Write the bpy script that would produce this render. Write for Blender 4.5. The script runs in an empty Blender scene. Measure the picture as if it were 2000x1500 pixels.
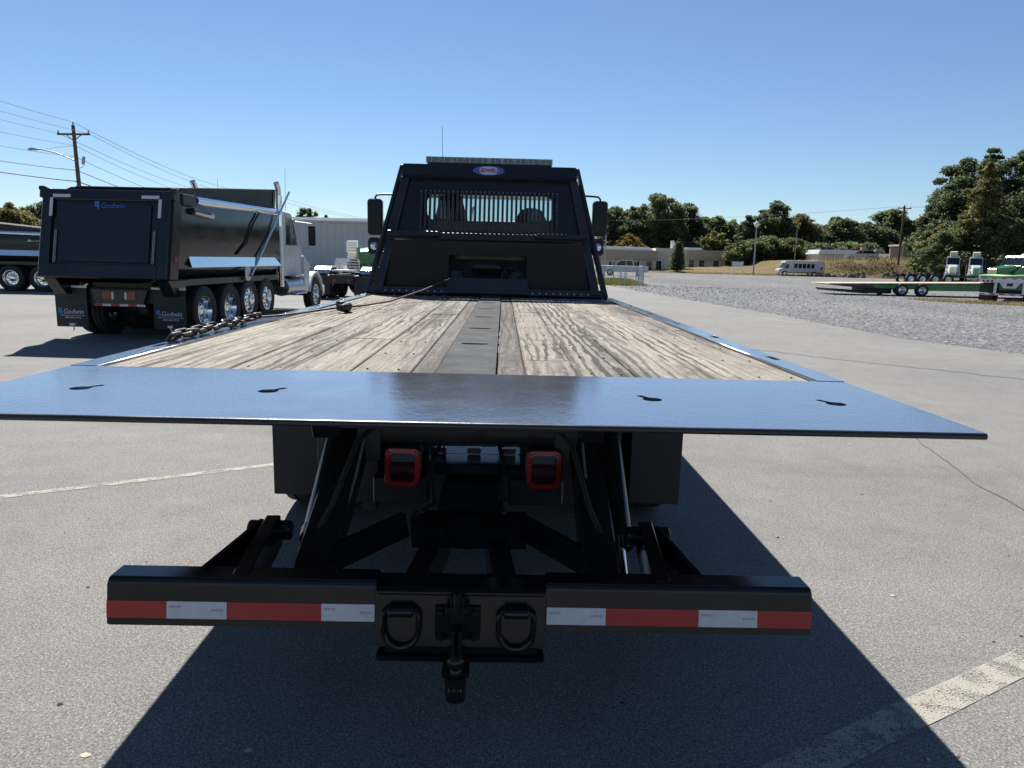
import bpy, bmesh, math, random
import numpy as np
from mathutils import Vector, Matrix
R = math.radians
random.seed(7); rng = np.random.default_rng(7)
S = bpy.context.scene
COL = S.collection

# ------------------------------------------------------------------ camera, sky, sun, exposure
PITCH, ROLL, YAW = 0.1728, 0.024, 0.0158
fw = Vector((math.sin(YAW)*math.cos(PITCH), math.cos(YAW)*math.cos(PITCH), -math.sin(PITCH)))
rt = Vector((math.cos(YAW), -math.sin(YAW), 0)); up = rt.cross(fw)
rt2 = rt*math.cos(ROLL)+up*math.sin(ROLL); up2 = up*math.cos(ROLL)-rt*math.sin(ROLL)
cam = bpy.data.cameras.new('camera'); co = bpy.data.objects.new('camera', cam); COL.objects.link(co)
m = Matrix.Identity(4)
for i in range(3):
    m[i][0] = rt2[i]; m[i][1] = up2[i]; m[i][2] = -fw[i]
m.translation = Vector((0.135, 0, 1.5135)); co.matrix_world = m
cam.sensor_width = 36; cam.lens = 25.03; cam.clip_start = 0.05; cam.clip_end = 9000
S.camera = co
SUN_EL, SUN_AZ = R(47.5), R(-17.0)          # azimuth measured from +Y towards +X
W = bpy.data.worlds.new('World'); S.world = W; W.use_nodes = True
wn = W.node_tree; bg = wn.nodes['Background']
sky = wn.nodes.new('ShaderNodeTexSky'); sky.sky_type = 'NISHITA'; sky.sun_disc = False
sky.sun_elevation = SUN_EL; sky.sun_rotation = SUN_AZ; sky.altitude = 200
sky.air_density = 1.0; sky.dust_density = 0.0; sky.ozone_density = 5.6
wn.links.new(sky.outputs[0], bg.inputs[0]); bg.inputs[1].default_value = 0.053
sl = bpy.data.lights.new('sun', 'SUN'); sl.energy = 5.0; sl.angle = R(0.53); sl.color = (1.0, 0.955, 0.89)
so = bpy.data.objects.new('sun', sl); COL.objects.link(so)
sd = Vector((math.sin(SUN_AZ)*math.cos(SUN_EL), math.cos(SUN_AZ)*math.cos(SUN_EL), math.sin(SUN_EL)))
so.rotation_euler = sd.to_track_quat('Z', 'Y').to_euler(); so.location = (0, 0, 40)
S.view_settings.view_transform = 'Standard'; S.view_settings.look = 'None'
S.view_settings.exposure = 1.0; S.view_settings.gamma = 1.0
S.view_settings.use_curve_mapping = False
S.render.engine = 'CYCLES'
S.cycles.max_bounces = 8; S.cycles.transparent_max_bounces = 12
S.cycles.use_denoising = True
S.cycles.sample_clamp_indirect = 6

# ------------------------------------------------------------------ materials
MATS = {}
def nodes(name):
    mt = bpy.data.materials.new(name); mt.use_nodes = True
    nt = mt.node_tree; b = nt.nodes['Principled BSDF']; MATS[name] = mt
    return mt, nt, b
def N(nt, t, **kw):
    n = nt.nodes.new(t)
    for k, v in kw.items():
        if k in n.inputs: n.inputs[k].default_value = v
        else: setattr(n, k, v)
    return n
def ramp(nt, src, stops, interp='LINEAR'):
    r = nt.nodes.new('ShaderNodeValToRGB'); r.color_ramp.interpolation = interp
    e = r.color_ramp.elements
    while len(e) < len(stops): e.new(0.5)
    for el, (p, c) in zip(e, stops):
        el.position = p; el.color = (c, c, c, 1) if not hasattr(c, '__len__') else (*c, 1)
    nt.links.new(src, r.inputs[0]); return r
def coords(nt, scale=(1, 1, 1), kind='Object', rand=False):
    tc = nt.nodes.new('ShaderNodeTexCoord'); mp = nt.nodes.new('ShaderNodeMapping')
    mp.inputs['Scale'].default_value = scale
    nt.links.new(tc.outputs[kind], mp.inputs[0])
    if rand:
        oi = nt.nodes.new('ShaderNodeObjectInfo')
        mu = N(nt, 'ShaderNodeVectorMath', operation='SCALE'); mu.inputs[0].default_value = (37, 53, 19)
        nt.links.new(oi.outputs['Random'], mu.inputs['Scale']); nt.links.new(mu.outputs[0], mp.inputs['Location'])
    return mp
def noise(nt, vec, scale, detail=4, rough=0.55, dist=0):
    n = N(nt, 'ShaderNodeTexNoise', Scale=scale, Detail=detail, Roughness=rough, Distortion=dist)
    nt.links.new(vec.outputs[0], n.inputs['Vector']); return n
def bump(nt, b, h, strength, dist=0.01, chain=None):
    bp = N(nt, 'ShaderNodeBump', Strength=strength, Distance=dist)
    nt.links.new(h, bp.inputs['Height'])
    if chain: nt.links.new(chain.outputs[0], bp.inputs['Normal'])
    nt.links.new(bp.outputs[0], b.inputs['Normal']); return bp
def mixc(nt, fac, a, bb, mode='MIX'):
    mx = N(nt, 'ShaderNodeMix', data_type='RGBA', blend_type=mode)
    for sock, v in ((mx.inputs[0], fac), (mx.inputs[6], a), (mx.inputs[7], bb)):
        if hasattr(v, 'is_output'): nt.links.new(v, sock)
        elif hasattr(v, '__len__'): sock.default_value = (*v, 1)
        else: sock.default_value = v
    return mx.outputs[2]
def mat(name, col, rough=0.5, metal=0.0, var=0.12, vs=6, bmp=0.0, bs=80, coat=0.0, spec=0.5, rvar=0.08):
    mt, nt, b = nodes(name)
    mp = coords(nt, rand=True); n = noise(nt, mp, vs, 5)
    lo = tuple(c*(1-var) for c in col); hi = tuple(min(1, c*(1+var)) for c in col)
    r = ramp(nt, n.outputs[0], [(0.3, lo), (0.7, hi)]); nt.links.new(r.outputs[0], b.inputs['Base Color'])
    rr = ramp(nt, n.outputs[0], [(0.3, max(0.02, rough-rvar)), (0.7, min(1, rough+rvar))])
    nt.links.new(rr.outputs[0], b.inputs['Roughness'])
    b.inputs['Metallic'].default_value = metal
    b.inputs['Coat Weight'].default_value = coat; b.inputs['Coat Roughness'].default_value = 0.06
    b.inputs['Specular IOR Level'].default_value = spec
    if bmp:
        n2 = noise(nt, mp, bs, 3); bump(nt, b, n2.outputs[0], bmp, 0.005)
    return mt
mat('black_gloss', (0.011, 0.011, 0.013), 0.15, 0, 0.2, 3, 0.05, 25, rvar=0.06, spec=0.33)
mat('panel_black', (0.011, 0.011, 0.013), 0.24, 0, 0.3, 2.2, 0.5, 2.4, rvar=0.10, spec=0.15)
mat('dump_side', (0.014, 0.015, 0.018), 0.15, 0, 0.2, 2, 0.8, 0.9, rvar=0.05, spec=0.4)
mat('black_satin', (0.016, 0.016, 0.019), 0.34, 0, 0.3, 5, 0.12, 60)
mat('black_body', (0.012, 0.013, 0.016), 0.16, 0, 0.2, 2, 0.02, 6, rvar=0.05)
mat('grime_black', (0.012, 0.012, 0.012), 0.5, 0, 0.5, 9, 0.3, 70)
mat('rubber', (0.017, 0.017, 0.018), 0.75, 0, 0.3, 12, 0.2, 90)
mat('flap_rubber', (0.015, 0.015, 0.017), 0.6, 0, 0.3, 5, 0.1, 60)
mat('chrome', (0.75, 0.76, 0.78), 0.09, 1.0, 0.05, 6, rvar=0.04)
mat('brushed_metal', (0.52, 0.53, 0.55), 0.32, 1.0, 0.12, 8)
mat('alloy_rim', (0.62, 0.63, 0.65), 0.22, 1.0, 0.1, 8)
mat('white_paint', (0.55, 0.56, 0.57), 0.28, 0, 0.06, 3, coat=0.4)
mat('silver_paint', (0.46, 0.48, 0.50), 0.28, 0.3, 0.06, 3, coat=0.4)
mat('dull_white', (0.62, 0.61, 0.58), 0.6, 0, 0.12, 3)
mat('green_paint', (0.018, 0.17, 0.055), 0.3, 0, 0.1, 3, coat=0.4)
mat('lime_tarp', (0.30, 0.52, 0.20), 0.7, 0, 0.15, 5)
mat('cream_plastic', (0.62, 0.57, 0.40), 0.55, 0, 0.08, 4)
mat('wood_pole', (0.10, 0.075, 0.055), 0.85, 0, 0.3, 8)
mat('wire', (0.02, 0.02, 0.02), 0.6, 0, 0.1, 3)
mat('galvanised', (0.36, 0.37, 0.38), 0.5, 0.6, 0.15, 10)
mat('red_tape', (0.38, 0.016, 0.014), 0.38, 0, 0.1, 30, 0.05, 300)
mat('white_tape', (0.56, 0.56, 0.60), 0.4, 0, 0.07, 40, 0.05, 300)
mat('red_lens', (0.20, 0.008, 0.010), 0.12, 0, 0.1, 8, coat=0.6)
mat('red_reflex', (0.36, 0.010, 0.014), 0.25, 0, 0.12, 30)
mat('dark_lens', (0.035, 0.006, 0.012), 0.15, 0, 0.1, 8, coat=0.5)
mat('clear_lens', (0.07, 0.085, 0.10), 0.15, 0, 0.1, 8, coat=0.5)
mat('lightbar_lens', (0.22, 0.205, 0.17), 0.3, 0, 0.6, 30, coat=0.5)
mat('blue_print', (0.05, 0.11, 0.42), 0.45, 0, 0.05, 5)
mat('pale_print', (0.52, 0.56, 0.66), 0.45, 0, 0.05, 5)
mat('seat_cloth', (0.02, 0.02, 0.024), 0.8, 0, 0.2, 10)
mat('cabin_plastic', (0.03, 0.03, 0.033), 0.6, 0, 0.2, 10)
mat('tan_wall', (0.50, 0.44, 0.36), 0.85, 0, 0.06, 2, 0.1, 30)
mat('tan_fascia', (0.42, 0.345, 0.28), 0.8, 0, 0.06, 2)
mat('cream_wall', (0.72, 0.66, 0.57), 0.85, 0, 0.06, 2)
mat('grey_cladding', (0.50, 0.50, 0.49), 0.75, 0, 0.04, 1)
mat('roof_metal', (0.62, 0.64, 0.66), 0.4, 0.2, 0.1, 1)
mat('concrete', (0.45, 0.43, 0.39), 0.9, 0, 0.18, 2, 0.2, 20)
mat('brick_red', (0.30, 0.12, 0.08), 0.9, 0, 0.15, 6)
mat('rock', (0.12, 0.10, 0.085), 0.95, 0, 0.45, 2, 0.4, 8)
mat('sign_white', (0.75, 0.75, 0.74), 0.5, 0, 0.04, 6)
mat('rust_steel', (0.028, 0.020, 0.015), 0.42, 0.5, 0.55, 22, 0.3, 120)
mat('cable_steel', (0.065, 0.045, 0.03), 0.55, 0.3, 0.4, 40, 0.5, 300)
mat('trailer_deck', (0.42, 0.33, 0.25), 0.8, 0, 0.2, 4)
mat('pebble', (0.02, 0.018, 0.016), 0.9, 0, 0.4, 20)
mat('pale_leaf', (0.45, 0.40, 0.28), 0.8, 0, 0.3, 20)
mat('dark_glass', (0.012, 0.015, 0.018), 0.06, 0, 0.1, 4)
mat('mirror_glass', (0.62, 0.66, 0.70), 0.03, 1.0, 0.02, 4, rvar=0.01)
mat('mirror_shell', (0.010, 0.011, 0.013), 0.4, 0, 0.2, 6, spec=0.3)
mat('mirror_dark', (0.010, 0.012, 0.016), 0.12, 0, 0.1, 4, spec=0.15)

# thin window pane
mt, nt, b = nodes('pane_glass')
tr = nt.nodes.new('ShaderNodeBsdfTransparent'); tr.inputs[0].default_value = (0.78, 0.86, 0.86, 1)
gl = N(nt, 'ShaderNodeBsdfGlossy', Roughness=0.03); fr = N(nt, 'ShaderNodeFresnel', IOR=1.45)
mx = nt.nodes.new('ShaderNodeMixShader')
nt.links.new(fr.outputs[0], mx.inputs[0]); nt.links.new(tr.outputs[0], mx.inputs[1]); nt.links.new(gl.outputs[0], mx.inputs[2])
nt.links.new(mx.outputs[0], nt.nodes['Material Output'].inputs[0])

# deck plate: glossy black enamel brushed over steel, orange peel, worn speckles
mt, nt, b = nodes('deck_enamel')
mp = coords(nt); n1 = noise(nt, mp, 5, 6, 0.6); n2 = noise(nt, mp, 48, 5, 0.65); n3 = noise(nt, mp, 150, 2)
b.inputs['Base Color'].default_value = (0.014, 0.014, 0.016, 1)
r = ramp(nt, n1.outputs[0], [(0.35, 0.07), (0.7, 0.15)]); nt.links.new(r.outputs[0], b.inputs['Roughness'])
w = ramp(nt, n3.outputs[0], [(0.40, (0.34, 0.36, 0.41)), (0.60, (0.40, 0.42, 0.47)), (0.72, (0.52, 0.53, 0.56))]); nt.links.new(w.outputs[0], b.inputs['Base Color'])
b1 = bump(nt, b, n2.outputs[0], 0.12, 0.004); bump(nt, b, n1.outputs[0], 0.04, 0.02, b1)
b.inputs['Metallic'].default_value = 0.85

# grey worn steel of the centre channel
mt, nt, b = nodes('worn_steel')
mp = coords(nt); n1 = noise(nt, mp, 7, 8, 0.65); n2 = noise(nt, mp, 160, 3)
c = ramp(nt, n1.outputs[0], [(0.3, (0.055, 0.057, 0.058)), (0.6, (0.088, 0.09, 0.091)), (0.8, (0.16, 0.16, 0.16))])
nt.links.new(c.outputs[0], b.inputs['Base Color']); b.inputs['Roughness'].default_value = 0.75
b.inputs['Specular IOR Level'].default_value = 0.03
bump(nt, b, n2.outputs[0], 0.25, 0.003)

# weathered deck planks
def wood(name, pale, dark, grime):
    mt, nt, b = nodes(name)
    mp = coords(nt, (1, 0.13, 1), rand=True)
    warp = noise(nt, mp, 3.4, 4, 0.6)
    wv = N(nt, 'ShaderNodeTexWave', wave_type='BANDS', bands_direction='X', Scale=7.0, Distortion=8.0, Detail=4.0)
    wv.inputs['Detail Scale'].default_value = 1.6; wv.inputs['Detail Roughness'].default_value = 0.65
    nt.links.new(mp.outputs[0], wv.inputs['Vector'])
    mpf = coords(nt, (1, 0.03, 1), rand=True); fib = noise(nt, mpf, 120, 4, 0.6)
    mpg = coords(nt, (1, 0.55, 1), rand=True); blot = noise(nt, mpg, 5, 6, 0.68)
    speck = noise(nt, coords(nt, rand=True), 70, 5, 0.75)
    g = ramp(nt, wv.outputs[0], [(0.0, 1.0), (0.18, 0.70), (0.36, 0.0)])
    gm = N(nt, 'ShaderNodeMath', operation='MULTIPLY'); nt.links.new(g.outputs[0], gm.inputs[0])
    sel = ramp(nt, warp.outputs[0], [(0.42, 0.06), (0.62, 1.0)]); nt.links.new(sel.outputs[0], gm.inputs[1])
    base = ramp(nt, blot.outputs[0], [(0.25, tuple(x*0.62 for x in pale)), (0.5, pale), (0.8, tuple(min(1, x*1.18) for x in pale))])
    fb = ramp(nt, fib.outputs[0], [(0.3, (0.58, 0.57, 0.56)), (0.65, (1.08, 1.07, 1.06))])
    c1 = mixc(nt, 1.0, base.outputs[0], fb.outputs[0], 'MULTIPLY')
    c2 = mixc(nt, gm.outputs[0], c1, dark)
    sp = ramp(nt, speck.outputs[0], [(0.60-grime, 0.0), (0.70-grime*0.6, 0.9)])
    c3 = mixc(nt, sp.outputs[0], c2, (0.035, 0.032, 0.030))
    sm = noise(nt, coords(nt, (2.6, 0.22, 1)), 1.9, 6, 0.62); sm2 = noise(nt, coords(nt, (1, 0.12, 1)), 26, 4, 0.7)
    sa = N(nt, 'ShaderNodeMath', operation='MULTIPLY_ADD'); nt.links.new(sm2.outputs[0], sa.inputs[0]); sa.inputs[1].default_value = 0.55
    nt.links.new(sm.outputs[0], sa.inputs[2])
    sr = ramp(nt, sa.outputs[0], [(0.76, 0.0), (0.86, 0.50), (0.96, 0.88)])
    c3 = mixc(nt, sr.outputs[0], c3, (0.045, 0.042, 0.039))
    # rubbed-in tyre grease along the track right of the channel
    tcx = nt.nodes.new('ShaderNodeTexCoord'); sx = nt.nodes.new('ShaderNodeSeparateXYZ'); nt.links.new(tcx.outputs['Object'], sx.inputs[0])
    ax = N(nt, 'ShaderNodeMath', operation='MULTIPLY_ADD'); nt.links.new(sm.outputs[0], ax.inputs[0]); ax.inputs[1].default_value = 0.5; nt.links.new(sx.outputs[0], ax.inputs[2])
    tk = ramp(nt, ax.outputs[0], [(0.60, 0.0), (0.72, 0.9), (0.84, 0.9), (1.0, 0.0)])
    gk = ramp(nt, wv.outputs[0], [(0.20, 0.95), (0.50, 0.10), (0.75, 0.0)])
    tm = N(nt, 'ShaderNodeMath', operation='MULTIPLY'); nt.links.new(tk.outputs[0], tm.inputs[0]); nt.links.new(gk.outputs[0], tm.inputs[1])
    c3 = mixc(nt, tm.outputs[0], c3, (0.030, 0.026, 0.023))
    oi = nt.nodes.new('ShaderNodeObjectInfo'); vr = ramp(nt, oi.outputs['Random'], [(0, (0.80, 0.79, 0.78)), (1, (1.12, 1.10, 1.08))])
    c3 = mixc(nt, 1.0, c3, vr.outputs[0], 'MULTIPLY')
    nt.links.new(c3, b.inputs['Base Color']); b.inputs['Roughness'].default_value = 0.88
    b.inputs['Specular IOR Level'].default_value = 0.25
    inv = N(nt, 'ShaderNodeMath', operation='SUBTRACT'); inv.inputs[0].default_value = 1.0
    nt.links.new(gm.outputs[0], inv.inputs[1])
    b1 = bump(nt, b, inv.outputs[0], 0.55, 0.006); b2 = bump(nt, b, fib.outputs[0], 0.35, 0.003, b1)
    bump(nt, b, speck.outputs[0], 0.3, 0.004, b2)
wood('deck_wood', (0.290, 0.262, 0.225), (0.036, 0.028, 0.022), 0.055)
wood('deck_wood_grimy', (0.20, 0.185, 0.165), (0.035, 0.03, 0.027), 0.17)

# asphalt
mt, nt, b = nodes('asphalt')
mp = coords(nt); n1 = noise(nt, mp, 0.35, 6, 0.6); n2 = noise(nt, mp, 118, 4, 0.85); n3 = noise(nt, mp, 3.0, 5, 0.6)
vo = N(nt, 'ShaderNodeTexVoronoi', Scale=150.0); nt.links.new(mp.outputs[0], vo.inputs['Vector'])
agg = ramp(nt, n2.outputs[0], [(0.34, (0.047, 0.047, 0.046)), (0.46, (0.148, 0.147, 0.143)), (0.56, (0.212, 0.209, 0.203)), (0.68, (0.45, 0.445, 0.43))])
big = ramp(nt, n1.outputs[0], [(0.3, (0.86, 0.86, 0.87)), (0.7, (1.10, 1.09, 1.07))])
med = ramp(nt, n3.outputs[0], [(0.3, (0.90, 0.90, 0.90)), (0.7, (1.06, 1.06, 1.06))])
c = mixc(nt, 1.0, agg.outputs[0], big.outputs[0], 'MULTIPLY'); c = mixc(nt, 1.0, c, med.outputs[0], 'MULTIPLY')
cs = ramp(nt, vo.outputs['Color'], [(0.0, (0.66, 0.66, 0.66)), (1.0, (1.30, 1.29, 1.26))]); c = mixc(nt, 1.0, c, cs.outputs[0], 'MULTIPLY')
st1 = noise(nt, mp, 0.9, 6, 0.7); st2 = noise(nt, coords(nt, (0.5, 2.2, 1)), 0.5, 5, 0.6)
sp1 = ramp(nt, st1.outputs[0], [(0.60, (1, 1, 1)), (0.72, (0.80, 0.79, 0.78))]); c = mixc(nt, 1.0, c, sp1.outputs[0], 'MULTIPLY')
sp2 = ramp(nt, st2.outputs[0], [(0.55, (1, 1, 1)), (0.66, (0.88, 0.88, 0.88)), (0.75, (1.03, 1.03, 1.02))]); c = mixc(nt, 1.0, c, sp2.outputs[0], 'MULTIPLY')
dr = noise(nt, mp, 4.5, 3, 0.5); dp = ramp(nt, dr.outputs[0], [(0.74, (1, 1, 1)), (0.78, (0.55, 0.54, 0.53))]); c = mixc(nt, 1.0, c, dp.outputs[0], 'MULTIPLY')
nt.links.new(c, b.inputs['Base Color']); b.inputs['Roughness'].default_value = 0.9
b.inputs['Specular IOR Level'].default_value = 0.3
bump(nt, b, n2.outputs[0], 0.35, 0.008)

# gravel
mt, nt, b = nodes('gravel')
mp = coords(nt); vo = N(nt, 'ShaderNodeTexVoronoi', Scale=11.0); nt.links.new(mp.outputs[0], vo.inputs['Vector'])
n1 = noise(nt, coords(nt, (1, 0.35, 1)), 0.16, 6, 0.62); n2 = noise(nt, mp, 5.0, 7, 0.75)
st = ramp(nt, vo.outputs['Color'], [(0.0, (0.14, 0.145, 0.15)), (0.5, (0.25, 0.255, 0.26)), (1.0, (0.42, 0.42, 0.42))])
e = ramp(nt, vo.outputs['Distance'], [(0.15, 1.0), (0.75, 0.35)])
c = mixc(nt, 1.0, st.outputs[0], e.outputs[0], 'MULTIPLY')
mm = ramp(nt, n2.outputs[0], [(0.32, (0.42, 0.42, 0.43)), (0.68, (1.38, 1.37, 1.35))]); c = mixc(nt, 1.0, c, mm.outputs[0], 'MULTIPLY')
bgm = ramp(nt, n1.outputs[0], [(0.3, (0.80, 0.80, 0.82)), (0.7, (1.22, 1.20, 1.16))]); c = mixc(nt, 1.0, c, bgm.outputs[0], 'MULTIPLY')
nt.links.new(c, b.inputs['Base Color']); b.inputs['Roughness'].default_value = 0.95; b.inputs['Specular IOR Level'].default_value = 0.2
bb = bump(nt, b, e.outputs[0], 0.8, 0.03); bump(nt, b, n2.outputs[0], 0.6, 0.06, bb)

# dry ground, painted line
mt, nt, b = nodes('dry_ground')
mp = coords(nt); n1 = noise(nt, mp, 0.12, 6, 0.6); n2 = noise(nt, mp, 2.2, 7, 0.7)
c = ramp(nt, n1.outputs[0], [(0.3, (0.09, 0.08, 0.035)), (0.5, (0.17, 0.13, 0.065)), (0.7, (0.20, 0.16, 0.09))])
d = ramp(nt, n2.outputs[0], [(0.3, (0.6, 0.6, 0.6)), (0.7, (1.2, 1.2, 1.2))])
nt.links.new(mixc(nt, 1.0, c.outputs[0], d.outputs[0], 'MULTIPLY'), b.inputs['Base Color'])
b.inputs['Roughness'].default_value = 1.0; b.inputs['Specular IOR Level'].default_value = 0.1
bump(nt, b, n2.outputs[0], 0.8, 0.2)
mt, nt, b = nodes('line_paint')
mp = coords(nt); n1 = noise(nt, mp, 9, 7, 0.75); n2 = noise(nt, mp, 150, 4, 0.7)
c = ramp(nt, n2.outputs[0], [(0.32, (0.16, 0.15, 0.125)), (0.48, (0.28, 0.26, 0.22)), (0.7, (0.42, 0.39, 0.34))])
nt.links.new(c.outputs[0], b.inputs['Base Color']); b.inputs['Roughness'].default_value = 0.8
ad = N(nt, 'ShaderNodeMath', operation='MULTIPLY_ADD'); nt.links.new(n2.outputs[0], ad.inputs[0]); ad.inputs[1].default_value = 0.7
nt.links.new(n1.outputs[0], ad.inputs[2])
al = ramp(nt, ad.outputs[0], [(0.74, 0.0), (0.86, 1.0)]); nt.links.new(al.outputs[0], b.inputs['Alpha'])
bump(nt, b, n2.outputs[0], 0.45, 0.006)

def leafmat(name, c0, c1, c2, trans=0.35):
    mt, nt, b = nodes(name)
    mp = coords(nt, rand=True); n1 = noise(nt, mp, 0.45, 3, 0.6); n2 = noise(nt, mp, 3.0, 3, 0.6)
    ge = nt.nodes.new('ShaderNodeNewGeometry')
    a = N(nt, 'ShaderNodeMath', operation='MULTIPLY_ADD'); nt.links.new(ge.outputs['Random Per Island'], a.inputs[0]); a.inputs[1].default_value = 0.45
    nt.links.new(n1.outputs[0], a.inputs[2])
    s = N(nt, 'ShaderNodeMath', operation='SUBTRACT'); nt.links.new(a.outputs[0], s.inputs[0]); s.inputs[1].default_value = 0.22
    c = ramp(nt, s.outputs[0], [(0.25, c0), (0.5, c1), (0.78, c2)])
    nt.links.new(c.outputs[0], b.inputs['Base Color']); b.inputs['Roughness'].default_value = 0.6
    b.inputs['Specular IOR Level'].default_value = 0.25
    tl = nt.nodes.new('ShaderNodeBsdfTranslucent'); nt.links.new(c.outputs[0], tl.inputs[0])
    mx = nt.nodes.new('ShaderNodeMixShader'); mx.inputs[0].default_value = trans
    nt.links.new(b.outputs[0], mx.inputs[1]); nt.links.new(tl.outputs[0], mx.inputs[2])
    nt.links.new(mx.outputs[0], nt.nodes['Material Output'].inputs[0])
leafmat('leaf_dark', (0.0529, 0.0762, 0.0424), (0.1111, 0.1428, 0.072), (0.1906, 0.2169, 0.1058), 0.62)
leafmat('leaf_mid', (0.0635, 0.09, 0.0402), (0.127, 0.1587, 0.0687), (0.2117, 0.2328, 0.1058), 0.62)
leafmat('leaf_olive', (0.0793, 0.0847, 0.036), (0.1482, 0.1482, 0.0593), (0.254, 0.2223, 0.0825), 0.62)
leafmat('leaf_autumn', (0.08, 0.06, 0.02), (0.20, 0.13, 0.03), (0.36, 0.20, 0.04))
leafmat('leaf_pine', (0.019, 0.036, 0.019), (0.1005, 0.1323, 0.0687), (0.1693, 0.1958, 0.0952), 0.62)
leafmat('grass_dry', (0.16, 0.125, 0.06), (0.28, 0.22, 0.11), (0.38, 0.31, 0.17), 0.4)
leafmat('grass_green', (0.07, 0.09, 0.02), (0.16, 0.17, 0.035), (0.23, 0.21, 0.05), 0.3)
leafmat('scrub', (0.06, 0.06, 0.03), (0.11, 0.10, 0.048), (0.18, 0.155, 0.08), 0.3)

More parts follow.
